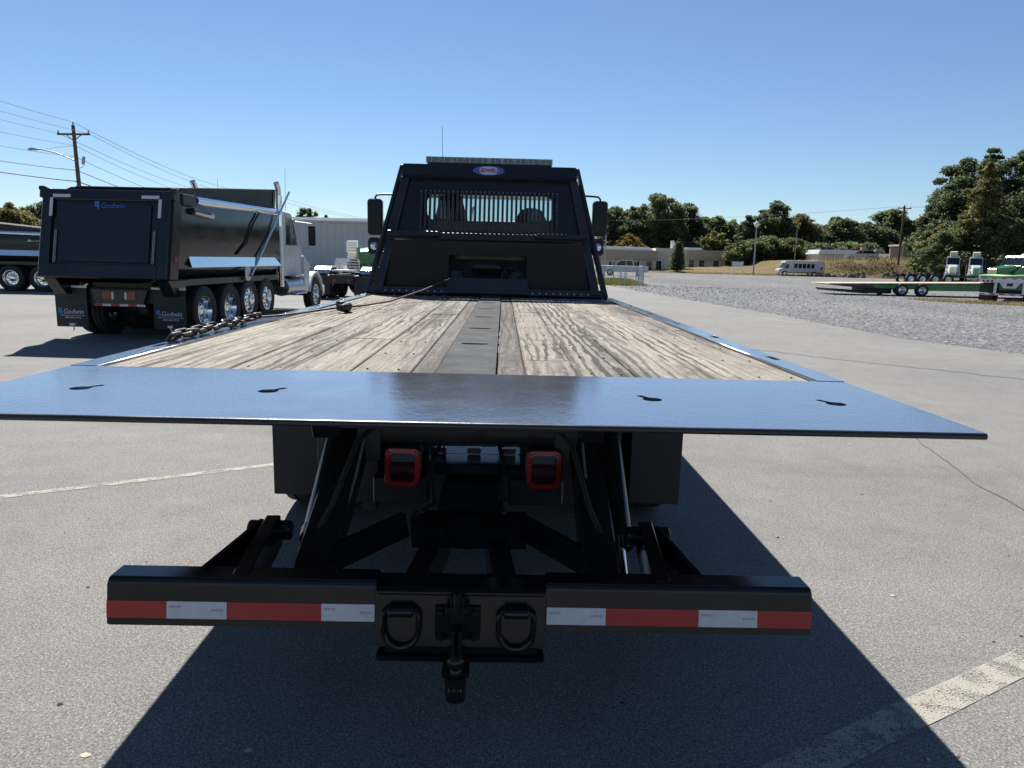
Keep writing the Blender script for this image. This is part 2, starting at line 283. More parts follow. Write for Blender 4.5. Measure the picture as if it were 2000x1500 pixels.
# ------------------------------------------------------------------ builders
class MB:
    def __init__(s): s.v = []; s.f = []; s.mi = []; s.cur = 0
    def add(s, vs, fs):
        o = len(s.v); s.v += [tuple(v) for v in vs]
        for f in fs: s.f.append(tuple(o+i for i in f)); s.mi.append(s.cur)
        return s
    def mat(s, i): s.cur = i; return s
    def box(s, x0, x1, y0, y1, z0, z1):
        return s.add([(x0,y0,z0),(x1,y0,z0),(x1,y1,z0),(x0,y1,z0),(x0,y0,z1),(x1,y0,z1),(x1,y1,z1),(x0,y1,z1)],
                     [(3,2,1,0),(4,5,6,7),(0,1,5,4),(1,2,6,5),(2,3,7,6),(3,0,4,7)])
    def cbox(s, c, sx, sy, sz, rx=0, ry=0, rz=0):
        M = Matrix.Translation(c) @ Matrix.Rotation(rz,4,'Z') @ Matrix.Rotation(ry,4,'Y') @ Matrix.Rotation(rx,4,'X')
        h = [(-1,-1,-1),(1,-1,-1),(1,1,-1),(-1,1,-1),(-1,-1,1),(1,-1,1),(1,1,1),(-1,1,1)]
        return s.add([M @ Vector((a*sx/2, b*sy/2, c2*sz/2)) for a, b, c2 in h],
                     [(3,2,1,0),(4,5,6,7),(0,1,5,4),(1,2,6,5),(2,3,7,6),(3,0,4,7)])
    def bar(s, p, q, w, h):                         # square bar between two points
        p = Vector(p); q = Vector(q); d = (q-p).normalized()
        a = d.cross(Vector((0,0,1)));  a = a.normalized() if a.length > 1e-4 else Vector((1,0,0))
        c = a.cross(d).normalized()
        vs = [pt + a*(i*w/2) + c*(j*h/2) for pt in (p,q) for i, j in ((-1,-1),(1,-1),(1,1),(-1,1))]
        return s.add(vs, [(3,2,1,0),(4,5,6,7),(0,1,5,4),(1,2,6,5),(2,3,7,6),(3,0,4,7)])
    def cyl(s, p, q, r0, r1=None, n=14):
        r1 = r0 if r1 is None else r1
        p = Vector(p); q = Vector(q); d = (q-p).normalized()
        a = d.orthogonal().normalized(); c = d.cross(a)
        vs = []
        for pt, r in ((p,r0),(q,r1)):
            for k in range(n):
                t = 2*math.pi*k/n; vs.append(pt + a*(r*math.cos(t)) + c*(r*math.sin(t)))
        fs = [(k,(k+1)%n,n+(k+1)%n,n+k) for k in range(n)] + [tuple(range(n-1,-1,-1)), tuple(range(n,2*n))]
        return s.add(vs, fs)
    def tube(s, pts, r, n=8, closed=False):
        pts = [Vector(p) for p in pts]; m_ = len(pts); vs = []; pa = None
        rr = r if hasattr(r, '__len__') else [r]*m_
        for i, p in enumerate(pts):
            if closed: d = pts[(i+1)%m_]-pts[i-1]
            else: d = pts[min(i+1,m_-1)]-pts[max(i-1,0)]
            d.normalize()
            a = d.orthogonal() if pa is None else pa - d*pa.dot(d)
            a.normalize(); pa = a; c = d.cross(a)
            for k in range(n):
                t = 2*math.pi*k/n; vs.append(p + a*(rr[i]*math.cos(t)) + c*(rr[i]*math.sin(t)))
        fs = []
        for i in range(m_ if closed else m_-1):
            j = (i+1) % m_
            for k in range(n): fs.append((i*n+k, i*n+(k+1)%n, j*n+(k+1)%n, j*n+k))
        if not closed: fs += [tuple(range(n-1,-1,-1)), tuple((m_-1)*n+k for k in range(n))]
        return s.add(vs, fs)
    def prism(s, poly, axis, d0, d1):               # polygon in the two other axes, extruded along axis
        def mk(a, b, d): return {'x':(d,a,b),'y':(a,d,b),'z':(a,b,d)}[axis]
        n = len(poly)
        vs = [mk(a,b,d0) for a,b in poly] + [mk(a,b,d1) for a,b in poly]
        fs = [(i,(i+1)%n,n+(i+1)%n,n+i) for i in range(n)] + [tuple(range(n-1,-1,-1)), tuple(range(n,2*n))]
        return s.add(vs, fs)
    def lathe(s, prof, c=(0,0,0), axis='x', n=28, close=False):    # profile (axial, radius)
        vs = []; c = Vector(c)
        for a, r in prof:
            for k in range(n):
                t = 2*math.pi*k/n; u, w_ = r*math.cos(t), r*math.sin(t)
                vs.append(c + Vector({'x':(a,u,w_),'y':(u,a,w_),'z':(u,w_,a)}[axis]))
        m_ = len(prof); fs = []
        for i in range(m_ if close else m_-1):
            j = (i+1) % m_
            for k in range(n): fs.append((i*n+k, i*n+(k+1)%n, j*n+(k+1)%n, j*n+k))
        return s.add(vs, fs)
    def build(s, name, mats, parent=None, bevel=0, smooth=35, seg=1):
        me = bpy.data.meshes.new(name); me.from_pydata(s.v, [], s.f)
        if isinstance(mats, str): mats = [mats]
        for k in mats: me.materials.append(MATS[k])
        me.polygons.foreach_set('material_index', s.mi)
        bm = bmesh.new(); bm.from_mesh(me)
        bmesh.ops.recalc_face_normals(bm, faces=bm.faces)
        if bevel:
            ed = [e for e in bm.edges if len(e.link_faces) == 2 and e.calc_face_angle(0) > R(35)]
            bmesh.ops.bevel(bm, geom=ed, offset=bevel, segments=seg, affect='EDGES', clamp_overlap=True)
        if smooth:
            for f in bm.faces: f.smooth = True
            for e in bm.edges:
                if len(e.link_faces) == 2 and e.calc_face_angle(0) > R(smooth): e.smooth = False
        bm.to_mesh(me); bm.free()
        o = link(name, me, parent)
        if bevel and smooth:
            wm = o.modifiers.new('weighted', 'WEIGHTED_NORMAL'); wm.keep_sharp = True; wm.weight = 80
        return o
def link(name, me, parent=None):
    o = bpy.data.objects.new(name, me); COL.objects.link(o)
    if parent: o.parent = parent
    return o
def tag(o, label=None, cat=None, group=None, kind=None):
    if label: o['label'] = label
    if cat: o['category'] = cat
    if group: o['group'] = group
    if kind: o['kind'] = kind
    return o
def empty(name, loc, rz=0, label=None, cat=None, group=None, scale=1):
    o = bpy.data.objects.new(name, None); COL.objects.link(o); o.location = loc; o.rotation_euler = (0,0,rz)
    o.scale = (scale,)*3; o.empty_display_size = 0.2
    return tag(o, label, cat, group)
def copy_tree(o, parent=None):
    c = o.copy(); COL.objects.link(c); c.parent = parent
    for ch in list(o.children): copy_tree(ch, c)
    return c
def curve_mesh(splines, extrude=0.0, bevel=0.0):
    cu = bpy.data.curves.new('tmp', 'CURVE'); cu.dimensions = '2D'; cu.fill_mode = 'BOTH'; cu.extrude = extrude; cu.bevel_depth = bevel
    for pts in splines:
        sp = cu.splines.new('POLY'); sp.points.add(len(pts)-1); sp.use_cyclic_u = True
        for p, q in zip(sp.points, pts): p.co = (q[0], q[1], 0, 1)
    o = bpy.data.objects.new('tmp', cu); COL.objects.link(o)
    dg = bpy.context.evaluated_depsgraph_get(); me = bpy.data.meshes.new_from_object(o.evaluated_get(dg))
    bpy.data.objects.remove(o); bpy.data.curves.remove(cu); return me
def plate(name, splines, thick, matname, parent=None, bevel=0.0):
    me = curve_mesh(splines, max(thick/2-bevel, 0.0005), bevel); me.materials.clear(); me.materials.append(MATS[matname])
    return link(name, me, parent)
def text_verts(body, size, extrude=0.001, align='CENTER', shear=0.0, bold=0.0):
    cu = bpy.data.curves.new('tmp', 'FONT'); cu.body = body; cu.size = size; cu.extrude = extrude; cu.align_x = align; cu.shear = shear
    cu.offset = bold; cu.resolution_u = 3
    o = bpy.data.objects.new('tmp', cu); COL.objects.link(o)
    dg = bpy.context.evaluated_depsgraph_get(); me = bpy.data.meshes.new_from_object(o.evaluated_get(dg))
    v = [tuple(x.co) for x in me.vertices]; f = [tuple(p.vertices) for p in me.polygons]
    bpy.data.objects.remove(o); bpy.data.curves.remove(cu); bpy.data.meshes.remove(me); return v, f
def rrect(x0, x1, y0, y1, r, n=5):
    out = []
    for cx, cy, a0 in ((x1-r,y1-r,0),(x0+r,y1-r,90),(x0+r,y0+r,180),(x1-r,y0+r,270)):
        for k in range(n+1):
            t = R(a0+90*k/n); out.append((cx+r*math.cos(t), cy+r*math.sin(t)))
    return out
def ell(cx, cy, a, b, n=28): return [(cx+a*math.cos(2*math.pi*k/n), cy+b*math.sin(2*math.pi*k/n)) for k in range(n)]
def np_mesh(name, verts, nper, matname, parent=None):
    nv = len(verts); nf = nv//nper; me = bpy.data.meshes.new(name)
    me.vertices.add(nv); me.vertices.foreach_set('co', verts.astype(np.float32).ravel())
    me.loops.add(nv); me.loops.foreach_set('vertex_index', np.arange(nv, dtype=np.int32))
    me.polygons.add(nf); me.polygons.foreach_set('loop_start', np.arange(0, nv, nper, dtype=np.int32))
    me.update(calc_edges=True); me.materials.append(MATS[matname]); return link(name, me, parent)
def struct(o): return tag(o, kind='structure')
# ================================================================== SETTING
def sheet(name, poly, z, matname, parent=None):
    me = curve_mesh([poly]); me.materials.clear(); me.materials.append(MATS[matname])
    bm = bmesh.new(); bm.from_mesh(me); bmesh.ops.remove_doubles(bm, verts=bm.verts, dist=1e-5)
    for f in list(bm.faces):
        if f.normal.z < 0: f.normal_flip()
    bm.to_mesh(me); bm.free()
    o = link(name, me, parent); o.location.z = z; return o
struct(MB().add([(-4000,-800,0),(4000,-800,0),(4000,7000,0),(-4000,7000,0)], [(0,1,2,3)]).build('ground', 'dry_ground', smooth=0)).location.z = -0.03
edge = [(6.4,62),(7.0,50),(7.6,38),(8.5,27),(9.0,20.5),(9.0,15.8),(9.9,13.1),(11.5,9.0),(14,3),(20,-12)]
edge2 = []
for i in range(len(edge)-1):
    for k in range(8):
        t = k/8; a, b_ = edge[i], edge[i+1]
        edge2.append((a[0]+(b_[0]-a[0])*t+random.uniform(-.13,.13), a[1]+(b_[1]-a[1])*t))
edge2.append(edge[-1])
asph = struct(sheet('asphalt_lot', [(-75,-40),(26,-40)] + [(x+0.6,y) for x,y in reversed(edge2)] + [(4,66),(-75,66)], 0.0, 'asphalt'))
struct(sheet('gravel_lot', edge2 + [(30,-12),(60,20),(100,60),(140,113),(30,117),(14,112),(6,75)], 0.004, 'gravel'))
# loose stones lying on the gravel near the asphalt edge
mat('gravel_stone', (0.27,0.275,0.28), 0.95, 0, 0.5, 1.5)
n = 9000; yy = 11+38*rng.uniform(0,1,n)**1.5; ex = np.interp(yy, [e_[1] for e_ in reversed(edge)], [e_[0] for e_ in reversed(edge)]); xx = ex-.25+rng.gamma(1.3, 3.6, n)*np.clip(yy/22,.5,2)
sz = rng.uniform(.009,.028,n)*np.clip(yy/20,.8,2.2); base = np.array([[1,0,0],[0,1,0],[-1,0,0],[0,-1,0],[0,0,.8]]); ang = rng.uniform(0,6.28,n)
P_ = base[None]*sz[:,None,None]*rng.uniform(.6,1.3,(n,5,1)); cA, sA = np.cos(ang)[:,None], np.sin(ang)[:,None]
P2 = np.stack([P_[:,:,0]*cA-P_[:,:,1]*sA, P_[:,:,0]*sA+P_[:,:,1]*cA, P_[:,:,2]],2)+np.stack([xx,yy,0*xx+.003],1)[:,None,:]
T_ = P2[:,[0,1,4,1,2,4,2,3,4,3,0,4],:]
tag(np_mesh('gravel_stones', T_.reshape(-1,3), 3, 'gravel_stone'), 'loose grey stones scattered over the gravel lot', 'gravel', kind='stuff')
# painted bay lines and a sealed crack lying on the asphalt
def strip(name, p, q, w, matname, z, n=24, jit=0.0):
    p = Vector((*p,0)); q = Vector((*q,0)); d = (q-p).normalized(); a = Vector((-d.y, d.x, 0)); mb = MB()
    pts = []
    off = 0
    for k in range(n+1):
        off = off*0.8+random.uniform(-jit,jit)
        c = p+(q-p)*(k/n)+a*off; pts += [c-a*(w/2*random.uniform(.96,1.04)), c+a*(w/2*random.uniform(.96,1.04))]
    mb.add(pts, [(2*k,2*k+2,2*k+3,2*k+1) for k in range(n)])
    o = mb.build(name, matname, asph, smooth=0); o.location.z = z; return o
strip('painted_line', (-6.05,2.49), (-1.1,5.26), 0.075, 'line_paint', 0.0025)
strip('painted_line', (0.2,1.46), (4.6,3.85), 0.125, 'line_paint', 0.0025)
strip('painted_line', (6.3,28), (8.2,19.5), 0.07, 'line_paint', 0.0025)
mat('crack_tar', (0.095,0.092,0.088), 0.9, 0, 0.3, 10)
strip('sealed_crack', (4.6,9.6), (3.3,3.4), 0.012, 'crack_tar', 0.004, 60, 0.02)
strip('sealed_crack', (8.2,9.3), (4.3,13.3), 0.03, 'crack_tar', 0.004, 60, 0.04)
# embankment behind the gravel
def H(x, y):
    hx = np.interp(x, [8,18,30,46,49.5,52.5,66,78,140], [0,.05,.45,1.1,1.45,2.55,2.9,3.4,3.8])
    y0 = np.interp(x, [8,46,50,53,62,70,78,90,140], [116,117,116,111,110,108,98,84,80])
    wd = np.interp(x, [8,48,54,140], [14,10,5,6])
    t = np.clip((y-y0)/wd, 0, 1); t = t*t*(3-2*t)
    return hx*t + 0.10*t*np.sin(x*1.7+y*0.9)*np.sin(y*1.3-x*.4)
xs = np.concatenate([np.arange(8,140,0.9)]); ys = np.concatenate([np.arange(78,130,0.9), np.arange(130,320,6)])
X, Y = np.meshgrid(xs, ys); Z = H(X, Y) + rng.normal(0, .02, X.shape)*(H(X,Y) > .1)
Z = np.where(H(X,Y) < 0.02, -0.02, Z)
nx, ny = len(xs), len(ys)
vs = np.stack([X.ravel(), Y.ravel(), Z.ravel()], 1)
fs = [(j*nx+i, j*nx+i+1, (j+1)*nx+i+1, (j+1)*nx+i) for j in range(ny-1) for i in range(nx-1)]
mb = MB(); mb.v = [tuple(v) for v in vs]; mb.f = fs; mb.mi = [0]*len(fs)
struct(mb.build('embankment', 'dry_ground', smooth=80))
# grass: blades scattered over a region, one object each
def grass(name, label, pts, hmin, hmax, wd, matname, lean=0.5):
    n = len(pts); h = rng.uniform(hmin, hmax, n); a = rng.uniform(0, 2*np.pi, n); w = wd*rng.uniform(.6,1.4,n)
    l = rng.uniform(0, lean, n)*h; b = rng.uniform(0, 2*np.pi, n)
    dx, dy = np.cos(a)*w/2, np.sin(a)*w/2
    v = np.zeros((n,3,3)); v[:,0] = pts + np.stack([-dx,-dy,0*dx],1); v[:,1] = pts + np.stack([dx,dy,0*dx],1)
    v[:,2] = pts + np.stack([np.cos(b)*l, np.sin(b)*l, h],1)
    return tag(np_mesh(name, v.reshape(-1,3), 3, matname), label, 'grass', kind='stuff')
n = 26000; px = rng.uniform(50, 92, n); py = rng.uniform(84, 124, n); hh = H(px,py)
y0 = np.interp(px, [46,50,53,62,70,78,90,140], [117,116,111,110,108,98,84,80]); k = (py > y0-1.2) & (py < y0+9)
clump = np.sin(px*1.1+np.sin(py*.7)*2)*np.sin(py*.9+px*.3) > -0.55; k &= clump
grass('dry_grass', 'long dry straw coloured grass covering the embankment', np.stack([px,py,np.maximum(hh,0)],1)[k], .25, .75, .10, 'grass_dry', .7)
n = 2600; px = rng.uniform(53, 90, n); py = rng.uniform(84, 122, n); hh = H(px,py); y0 = np.interp(px, [46,50,53,62,70,78,90,140], [117,116,111,110,108,98,84,80])
k = (py > y0+3.2) & (py < y0+9) & (np.sin(px*.55)*np.sin(py*.6+1) > .05)
grass('scrub_weeds', 'grey green weeds along the top of the embankment', np.stack([px,py,hh],1)[k], .4, 1.1, .22, 'scrub', .5)
n = 5000; px = 20.5+rng.gamma(2.2, 1.8, n); py = rng.normal(0, .55, n) + np.interp(px, [15,19,23,26,40], [38.0,37.0,33.2,31.0,22.0]); 
grass('dry_grass_strip', 'dry straw grass growing in front of the parked trailers', np.stack([px,py,0*px+.004],1), .05, .20, .035, 'grass_dry', .8)
n = 7000; px = rng.uniform(30, 52, n); py = rng.normal(116, 1.3, n)
grass('dry_grass_edge', 'thin orange dry grass along the far edge of the gravel', np.stack([px,py,np.maximum(H(px,py),0)],1), .1, .35, .08, 'grass_dry', .7)
n = 9000; px = rng.uniform(5.5, 11.5, n); py = rng.uniform(47, 66, n); k = (px > 6.2+rng.uniform(0,.6,n)) & (px < 9.2+(py-47)*.12+rng.uniform(-.6,.6,n))
grass('green_grass_patch', 'yellow green grass patch beside the wire fence', np.stack([px,py,0*px+.004],1)[k], .06, .22, .05, 'grass_green', .8)

# trees --------------------------------------------------------------
def leaves(c, rad, n, size):
    """n leaf quads in the shell of an ellipsoid (c, rad)"""
    d = rng.normal(0,1,(n,3)); d /= np.linalg.norm(d,axis=1)[:,None]
    rr = rng.uniform(.15,1.0,n)**.55*rng.uniform(.75,1.25,n)
    p = c + d*rad*rr[:,None]
    nrm = d*.55 + rng.normal(0,.75,(n,3)); nrm[:,2] += .45; nrm /= np.linalg.norm(nrm,axis=1)[:,None]
    t = np.cross(nrm, rng.normal(0,1,(n,3))); t /= np.linalg.norm(t,axis=1)[:,None]; b = np.cross(nrm, t)
    s = size*rng.uniform(.5,1.3,n)[:,None]; s2 = s*rng.uniform(.3,.8,n)[:,None]
    v = np.stack([p-t*s, p-b*s2+nrm*s*.15, p+t*s, p+b*s2-nrm*s*.1],1); return v
def leaves_at(p, size):
    n = len(p); nrm = rng.normal(0,1,(n,3)); nrm[:,2] += .5; nrm /= np.linalg.norm(nrm,axis=1)[:,None]
    t = np.cross(nrm, rng.normal(0,1,(n,3))); t /= np.linalg.norm(t,axis=1)[:,None]; b = np.cross(nrm, t)
    s = size*rng.uniform(.5,1.3,n)[:,None]; s2 = s*rng.uniform(.3,.8,n)[:,None]
    return np.stack([p-t*s, p-b*s2+nrm*s*.15, p+t*s, p+b*s2-nrm*s*.1],1)
LEAF = {'D':'leaf_dark','M':'leaf_mid','O':'leaf_olive','A':'leaf_autumn','A2':'leaf_olive','P':'leaf_pine'}
def tree(name, label, x, y, z0, ztop, r, kind, group, dens=1.0, base=0.22, leaf=None):
    h = ztop-z0
    root = empty(name, (x,y,z0), 0, label, 'tree', group)
    mb = MB(); lean = rng.normal(0,.03*h,2)
    pts = [(lean[0]*t, lean[1]*t, h*.86*t-.3*(t == 0)) for t in (0,.2,.45,.7,1)]
    tr = max(.10, .022*h); mb.tube(pts, [tr*1.25,tr,tr*.75,tr*.45,tr*.12], 8)
    for k in range(9):
        t = rng.uniform(.28,.8); a = rng.uniform(0,2*math.pi); L = r*rng.uniform(.5,.9)
        p0 = Vector((lean[0]*t, lean[1]*t, h*.86*t)); p2 = p0+Vector((math.cos(a)*L, math.sin(a)*L, L*rng.uniform(.3,.8)))
        mb.tube([p0, (p0+p2)/2+Vector((0,0,-.05*L)), p2], [tr*.42,tr*.28,tr*.08], 5)
    mb.build('trunk', 'wood_pole', root)
    nb = int(64 if kind == 'P' else 58); V = []
    leaf = leaf or max(.15, .0018*y)
    for k in range(nb):
        t = (k+.5)/nb; zc = h*(base+(1-base)*(.06+.90*t))
        if kind == 'P': env = (1-t)**.75*.95+.10
        else: env = max(.18, math.sin(math.pi*min(1,(.18+.80*t)))**.75)
        a = k*2.4+rng.uniform(-.9,.9); zc += h*rng.normal(0,.03); off = r*env*rng.uniform(.10,1.0)**.6*.95
        br = r*rng.uniform(.12,.30)*(.55+.55*env); 
        if t > .93: off *= .2
        c = np.array([math.cos(a)*off+lean[0]*t, math.sin(a)*off+lean[1]*t, min(zc, h-br*.6)])
        n = int(dens*max(34, 12*br*br/(leaf*leaf))); n = min(n, 900)
        V.append(leaves(c, np.array([br, br, br*(.68 if kind != 'P' else .40)])*rng.uniform(.75,1.35,3), n, leaf))
    for (zc_, rf, hf) in ((.42,.80,.24),(.62,.72,.22),(.80,.42,.16)):
        if kind == 'P': rf *= .75
        nn = int(min(2600, 26*dens*(r*rf/leaf)**2*.30)); d_ = rng.normal(0,1,(nn,3)); d_ /= np.linalg.norm(d_,axis=1)[:,None]
        cc = np.array([lean[0]*zc_, lean[1]*zc_, h*zc_])+d_*np.array([r*rf,r*rf,h*hf])*(rng.uniform(0,1,nn)**.45)[:,None]*rng.uniform(.8,1.2,(nn,1))
        V.append(np.concatenate([leaves(c1, np.array([.01,.01,.01]), 1, leaf*.85) for c1 in cc]) if nn < 1 else leaves_at(cc, leaf*.85))
    np_mesh('crown', np.concatenate(V).reshape(-1,3), 4, LEAF[kind], root)
    return root
TL = {'a':'dark tree behind the tan office at its far left end','b':'dark round tree behind the left wing of the office','c':'low tree with orange leaves just behind the tan office roof',
'd':'tallest broad green tree rising behind the middle of the office','e':'dark tree right of the tallest tree behind the office','f':'green tree sloping down behind the right wing of the office',
'g':'farthest dark tree at the dip in the tree line','h':'yellow green tree just behind the right wing of the office','i':'slim pine beside the lamp post with the round head',
'j':'pine between the lamp post and the tall dark tree','k':'tall dark tree with ragged top behind the shuttle bus','l':'olive tree with yellowing side right of the ragged dark tree',
'm':'small far tree in the gap right of the olive tree','n':'rounded green tree behind the long white building','o':'wide dark tree behind the parked pickup trucks',
'p':'tall green tree behind the wooden utility pole','q':'olive tree behind the concrete frame shelter','r':'low bushy tree behind the front of the shuttle bus','s':'low olive tree behind the rear of the shuttle bus',
't':'low green tree at the foot of the lamp post','u':'low dark tree left of the long white building','v':'dome shaped low tree above the long white building',
'R1':'pine at the left edge of the tall grove on the right','R2':'high dark tree in the left half of the tall grove','R3':'highest pine of the tall grove on the right',
'R4':'high dark tree near the right edge of the photo','R5':'tree with yellow leaves in the middle of the tall grove','R6':'high tree cut by the right edge of the photo',
'R7':'low olive tree at the left foot of the tall grove','R8':'low green tree in front of the tall grove behind the white tractors','R9':'broad low tree behind the green tractor','R10':'low dark tree at the right edge behind the green tractor',
'L1':'pale olive tree at the left edge above the rear dump truck','L2':'small yellowing tree above the rear dump truck','L3':'dark tree left of the dump truck tailgate','L4':'tree cut by the left edge of the photo',
'B1':'dark treetop above the grey warehouse beside the exhaust stack','B2':'bushy dark treetop above the grey warehouse roof','B3':'small treetop above the grey warehouse, third from left','B4':'tiny pointed treetop above the grey warehouse roof'}
TREES = [(25.8,175,15.0,5.04,'D','a'),(30.2,170,14.3,4.59,'D','b'),(25.9,150,7.3,3.35,'A','c'),(36.2,170,17.3,6.12,'M','d'),(44.2,175,15.7,5.98,'D','e'),(52.3,178,13.0,5.44,'M','f'),(58.7,186,12.8,4.01,'D','g'),(47.1,162,8.8,3.5,'O','h'),(53.9,160,12.4,3.45,'P','i'),(59.2,165,14.0,4.15,'P','j'),(60.4,160,15.6,4.49,'D','k'),(67.1,165,13.3,4.45,'O','l'),(75.3,176,11.5,3.8,'M','m'),(76.3,165,12.8,5.34,'M','n'),(84.0,168,12.0,5.44,'D','o'),(93.7,175,16.0,5.04,'M','p'),(98.5,172,13.3,4.33,'O','q'),(54.8,150,7.5,4.32,'M','r'),(59.6,148,7.1,4.26,'O','s'),(49.8,150,6.5,3.24,'M','t'),(64.1,146,6.2,4.2,'D','u'),(72.6,150,6.7,4.86,'M','v'),
(63.0,104,13.0,4.12,'P','R1'),(64.9,102,17.1,4.77,'D','R2'),(65.2,98,18.0,3.88,'P','R3'),(66.5,94,17.1,4.73,'D','R4'),(59.3,90,14.6,2.43,'A2','R5'),(69.0,92,16.2,5.29,'D','R6'),(59.3,98,7.6,2.82,'O','R7'),(58.6,92,7.8,3.31,'M','R8'),(61.1,88,8.0,4.12,'M','R9'),(63.6,86,8.2,3.71,'D','R10'),
(-48.2,72,5.9,2.3,'O','L1'),(-48.7,75,5.6,2.0,'A2','L2'),(-51.5,82,6.7,2.4,'D','L3'),(-52.7,75,5.7,2.6,'M','L4'),(-26.3,95,7.6,1.5,'D','B1'),(-25.6,98,7.6,1.7,'D','B2'),(-23.9,98,6.9,1.4,'D','B3'),(-22.5,98,6.6,0.8,'P','B4')]
for x, y, zt, r, kd, i in TREES:
    z0 = float(H(np.array(x), np.array(y))) if x > 8 else 0.0
    big = i.startswith('R')
    tree({'D':'oak_tree','M':'maple_tree','O':'olive_green_tree','A':'autumn_tree','A2':'autumn_tree','P':'pine_tree'}[kd], TL[i], x, y, z0, zt, r*1.16, kd,
         'tall grove on the right' if big else ('trees of the left background' if x < 0 else 'tree line beyond the lot'), 2.1 if big else 1.25, .06 if zt < 9 else .12)
# undergrowth filling the foot of the tree line and the grove
def thicket(name, label, boxes, n, leaf, matname):
    V = []
    for (x0,x1,y0,y1,h) in boxes:
        m_ = n//len(boxes)
        for k in range(14):
            c = np.array([rng.uniform(x0,x1), rng.uniform(y0,y1), 0]); c[2] = H(c[0],c[1])+h*rng.uniform(.2,.6)
            V.append(leaves(c, np.array([(x1-x0)*.09+.9, 1.2, h*.5]), m_//14, leaf))
    return tag(np_mesh(name, np.concatenate(V).reshape(-1,3), 4, matname), label, 'undergrowth', kind='stuff')
thicket('undergrowth', 'dark mass of undergrowth at the foot of the tree line', [(18,40,165,175,6),(40,62,160,172,6),(60,80,160,170,6),(78,105,158,172,6)], 26000, .36, 'leaf_dark')
thicket('grove_undergrowth', 'dark undergrowth below the tall grove', [(57,66,92,100,5),(62,74,86,94,6)], 16000, .22, 'leaf_dark')
# clipped conical shrub in front of the office
rt_ = empty('conical_shrub', (29.6,122,.35), 0, 'dark clipped conical shrub in front of the tan office', 'shrub')
V = [leaves(np.array([0,0,.4+4.4*t]), np.array([1.45*(1-t)**.55*min(1,.75+t*2)+.15]*2+[.5]), 420, .17) for t in np.linspace(0,1,13)]
np_mesh('foliage', np.concatenate(V).reshape(-1,3), 4, 'leaf_dark', rt_); MB().cyl((0,0,-.4),(0,0,3.5),.14,.04,8).build('stem','wood_pole',rt_)
# ================================================================== ROLLBACK TRUCK (deck, headboard, cab, chassis)
DZ, TY = 1.133, 1.637
rb = empty('rollback_truck', (0,5,0), 0, 'black flatbed rollback tow truck with plank deck, seen from behind', 'tow truck')
def keyhole(cx, cy, r, ang, L, w):
    pts = []; a0 = math.asin(w/2/r)
    for k in range(15):
        t = a0+(2*math.pi-2*a0)*k/14; pts.append((r*math.cos(t), r*math.sin(t)))
    pts += [(L,-w/2),(L,w/2)]
    c, s = math.cos(ang), math.sin(ang)
    return [(cx+x*c-y*s, cy+x*s+y*c) for x, y in pts]
# tail plate with four keyholes
tp = plate('tail_plate', [rrect(-1.295,1.295,TY,2.36,.012,3), keyhole(-1.035,1.965,.028,R(58),.064,.02), keyhole(-.52,1.98,.028,R(58),.064,.02),
      keyhole(.565,1.975,.028,R(118),.064,.02), keyhole(1.085,1.965,.028,R(118),.064,.02)], .014, 'deck_enamel', rb, 0.0)
tp.location.z = DZ-.007
MB().cyl((-1.292,TY-.001,DZ-.0078),(1.292,TY-.001,DZ-.0078),.0082,n=14).build('tail_lip','black_satin',rb)
for kx, ky in ((-1.035,1.965),(-.52,1.98),(.565,1.975),(1.085,1.965)):
    MB().box(kx-.13,kx+.13,ky-.10,ky+.14,DZ-.034,DZ-.030).box(kx-.13,kx-.126,ky-.10,ky+.14,DZ-.030,DZ-.0145).box(kx+.126,kx+.13,ky-.10,ky+.14,DZ-.030,DZ-.0145).box(kx-.126,kx+.126,ky-.10,ky-.096,DZ-.030,DZ-.0145).build('keyhole_shade_cup','rubber',rb)  # dark cup added under each hole, stands in for the shade below the deck
# side rails with stake slots
for s in (-1, 1):
    slots = [rrect(s*1.268-.016, s*1.268+.016, yy-.06, yy+.06, .012, 3) for yy in (2.93,3.76,4.60,5.46,6.30,7.05)]
    o = plate('side_rail', [[(s*1.207,2.363),(s*1.295,2.363),(s*1.295,7.62),(s*1.207,7.62)]]+slots, .012, 'deck_enamel', rb, .002); o.location.z = DZ-.004
    o2 = MB().box(s*1.290, s*1.297, 2.3, 7.6, DZ-.115, DZ-.012).box(s*1.24, s*1.289, 2.3, 7.6, DZ-.115, DZ-.106).build('rail_skirt', 'black_satin', rb)
    MB().box(min(s*1.21,s*1.288), max(s*1.21,s*1.288), 2.37, 7.58, DZ-.040, DZ-.034).build('rail_pocket', 'grime_black', rb)
# planks
rows = [(-1.204,-1.002,[4.9]),(-.998,-.80,[3.9,6.1]),(-.796,-.592,[5.3]),(-.588,-.386,[3.4,6.2]),(-.382,-.178,[5.0])]
rows_r = [(.222,.404,[2.78,3.52,5.4]),(.408,.602,[4.4,6.4]),(.606,.802,[3.6]),(.806,1.0,[5.1]),(1.004,1.204,[4.2,6.6])]
for x0, x1, cuts in rows+rows_r:
    yy = [2.366]+cuts+[7.52]
    for a, b_ in zip(yy[:-1], yy[1:]):
        zt = DZ-.008+random.uniform(-.0022,.0022)
        MB().box(x0, x1, a+.003, b_-.003, DZ-.045, zt).build('plank', 'deck_wood', rb, .004)
for x0, x1 in ((-.174,-.092),(.122,.218)):
    MB().box(x0, x1, 2.368, 7.52, DZ-.045, DZ-.010).build('plank', 'deck_wood_grimy', rb, .004)
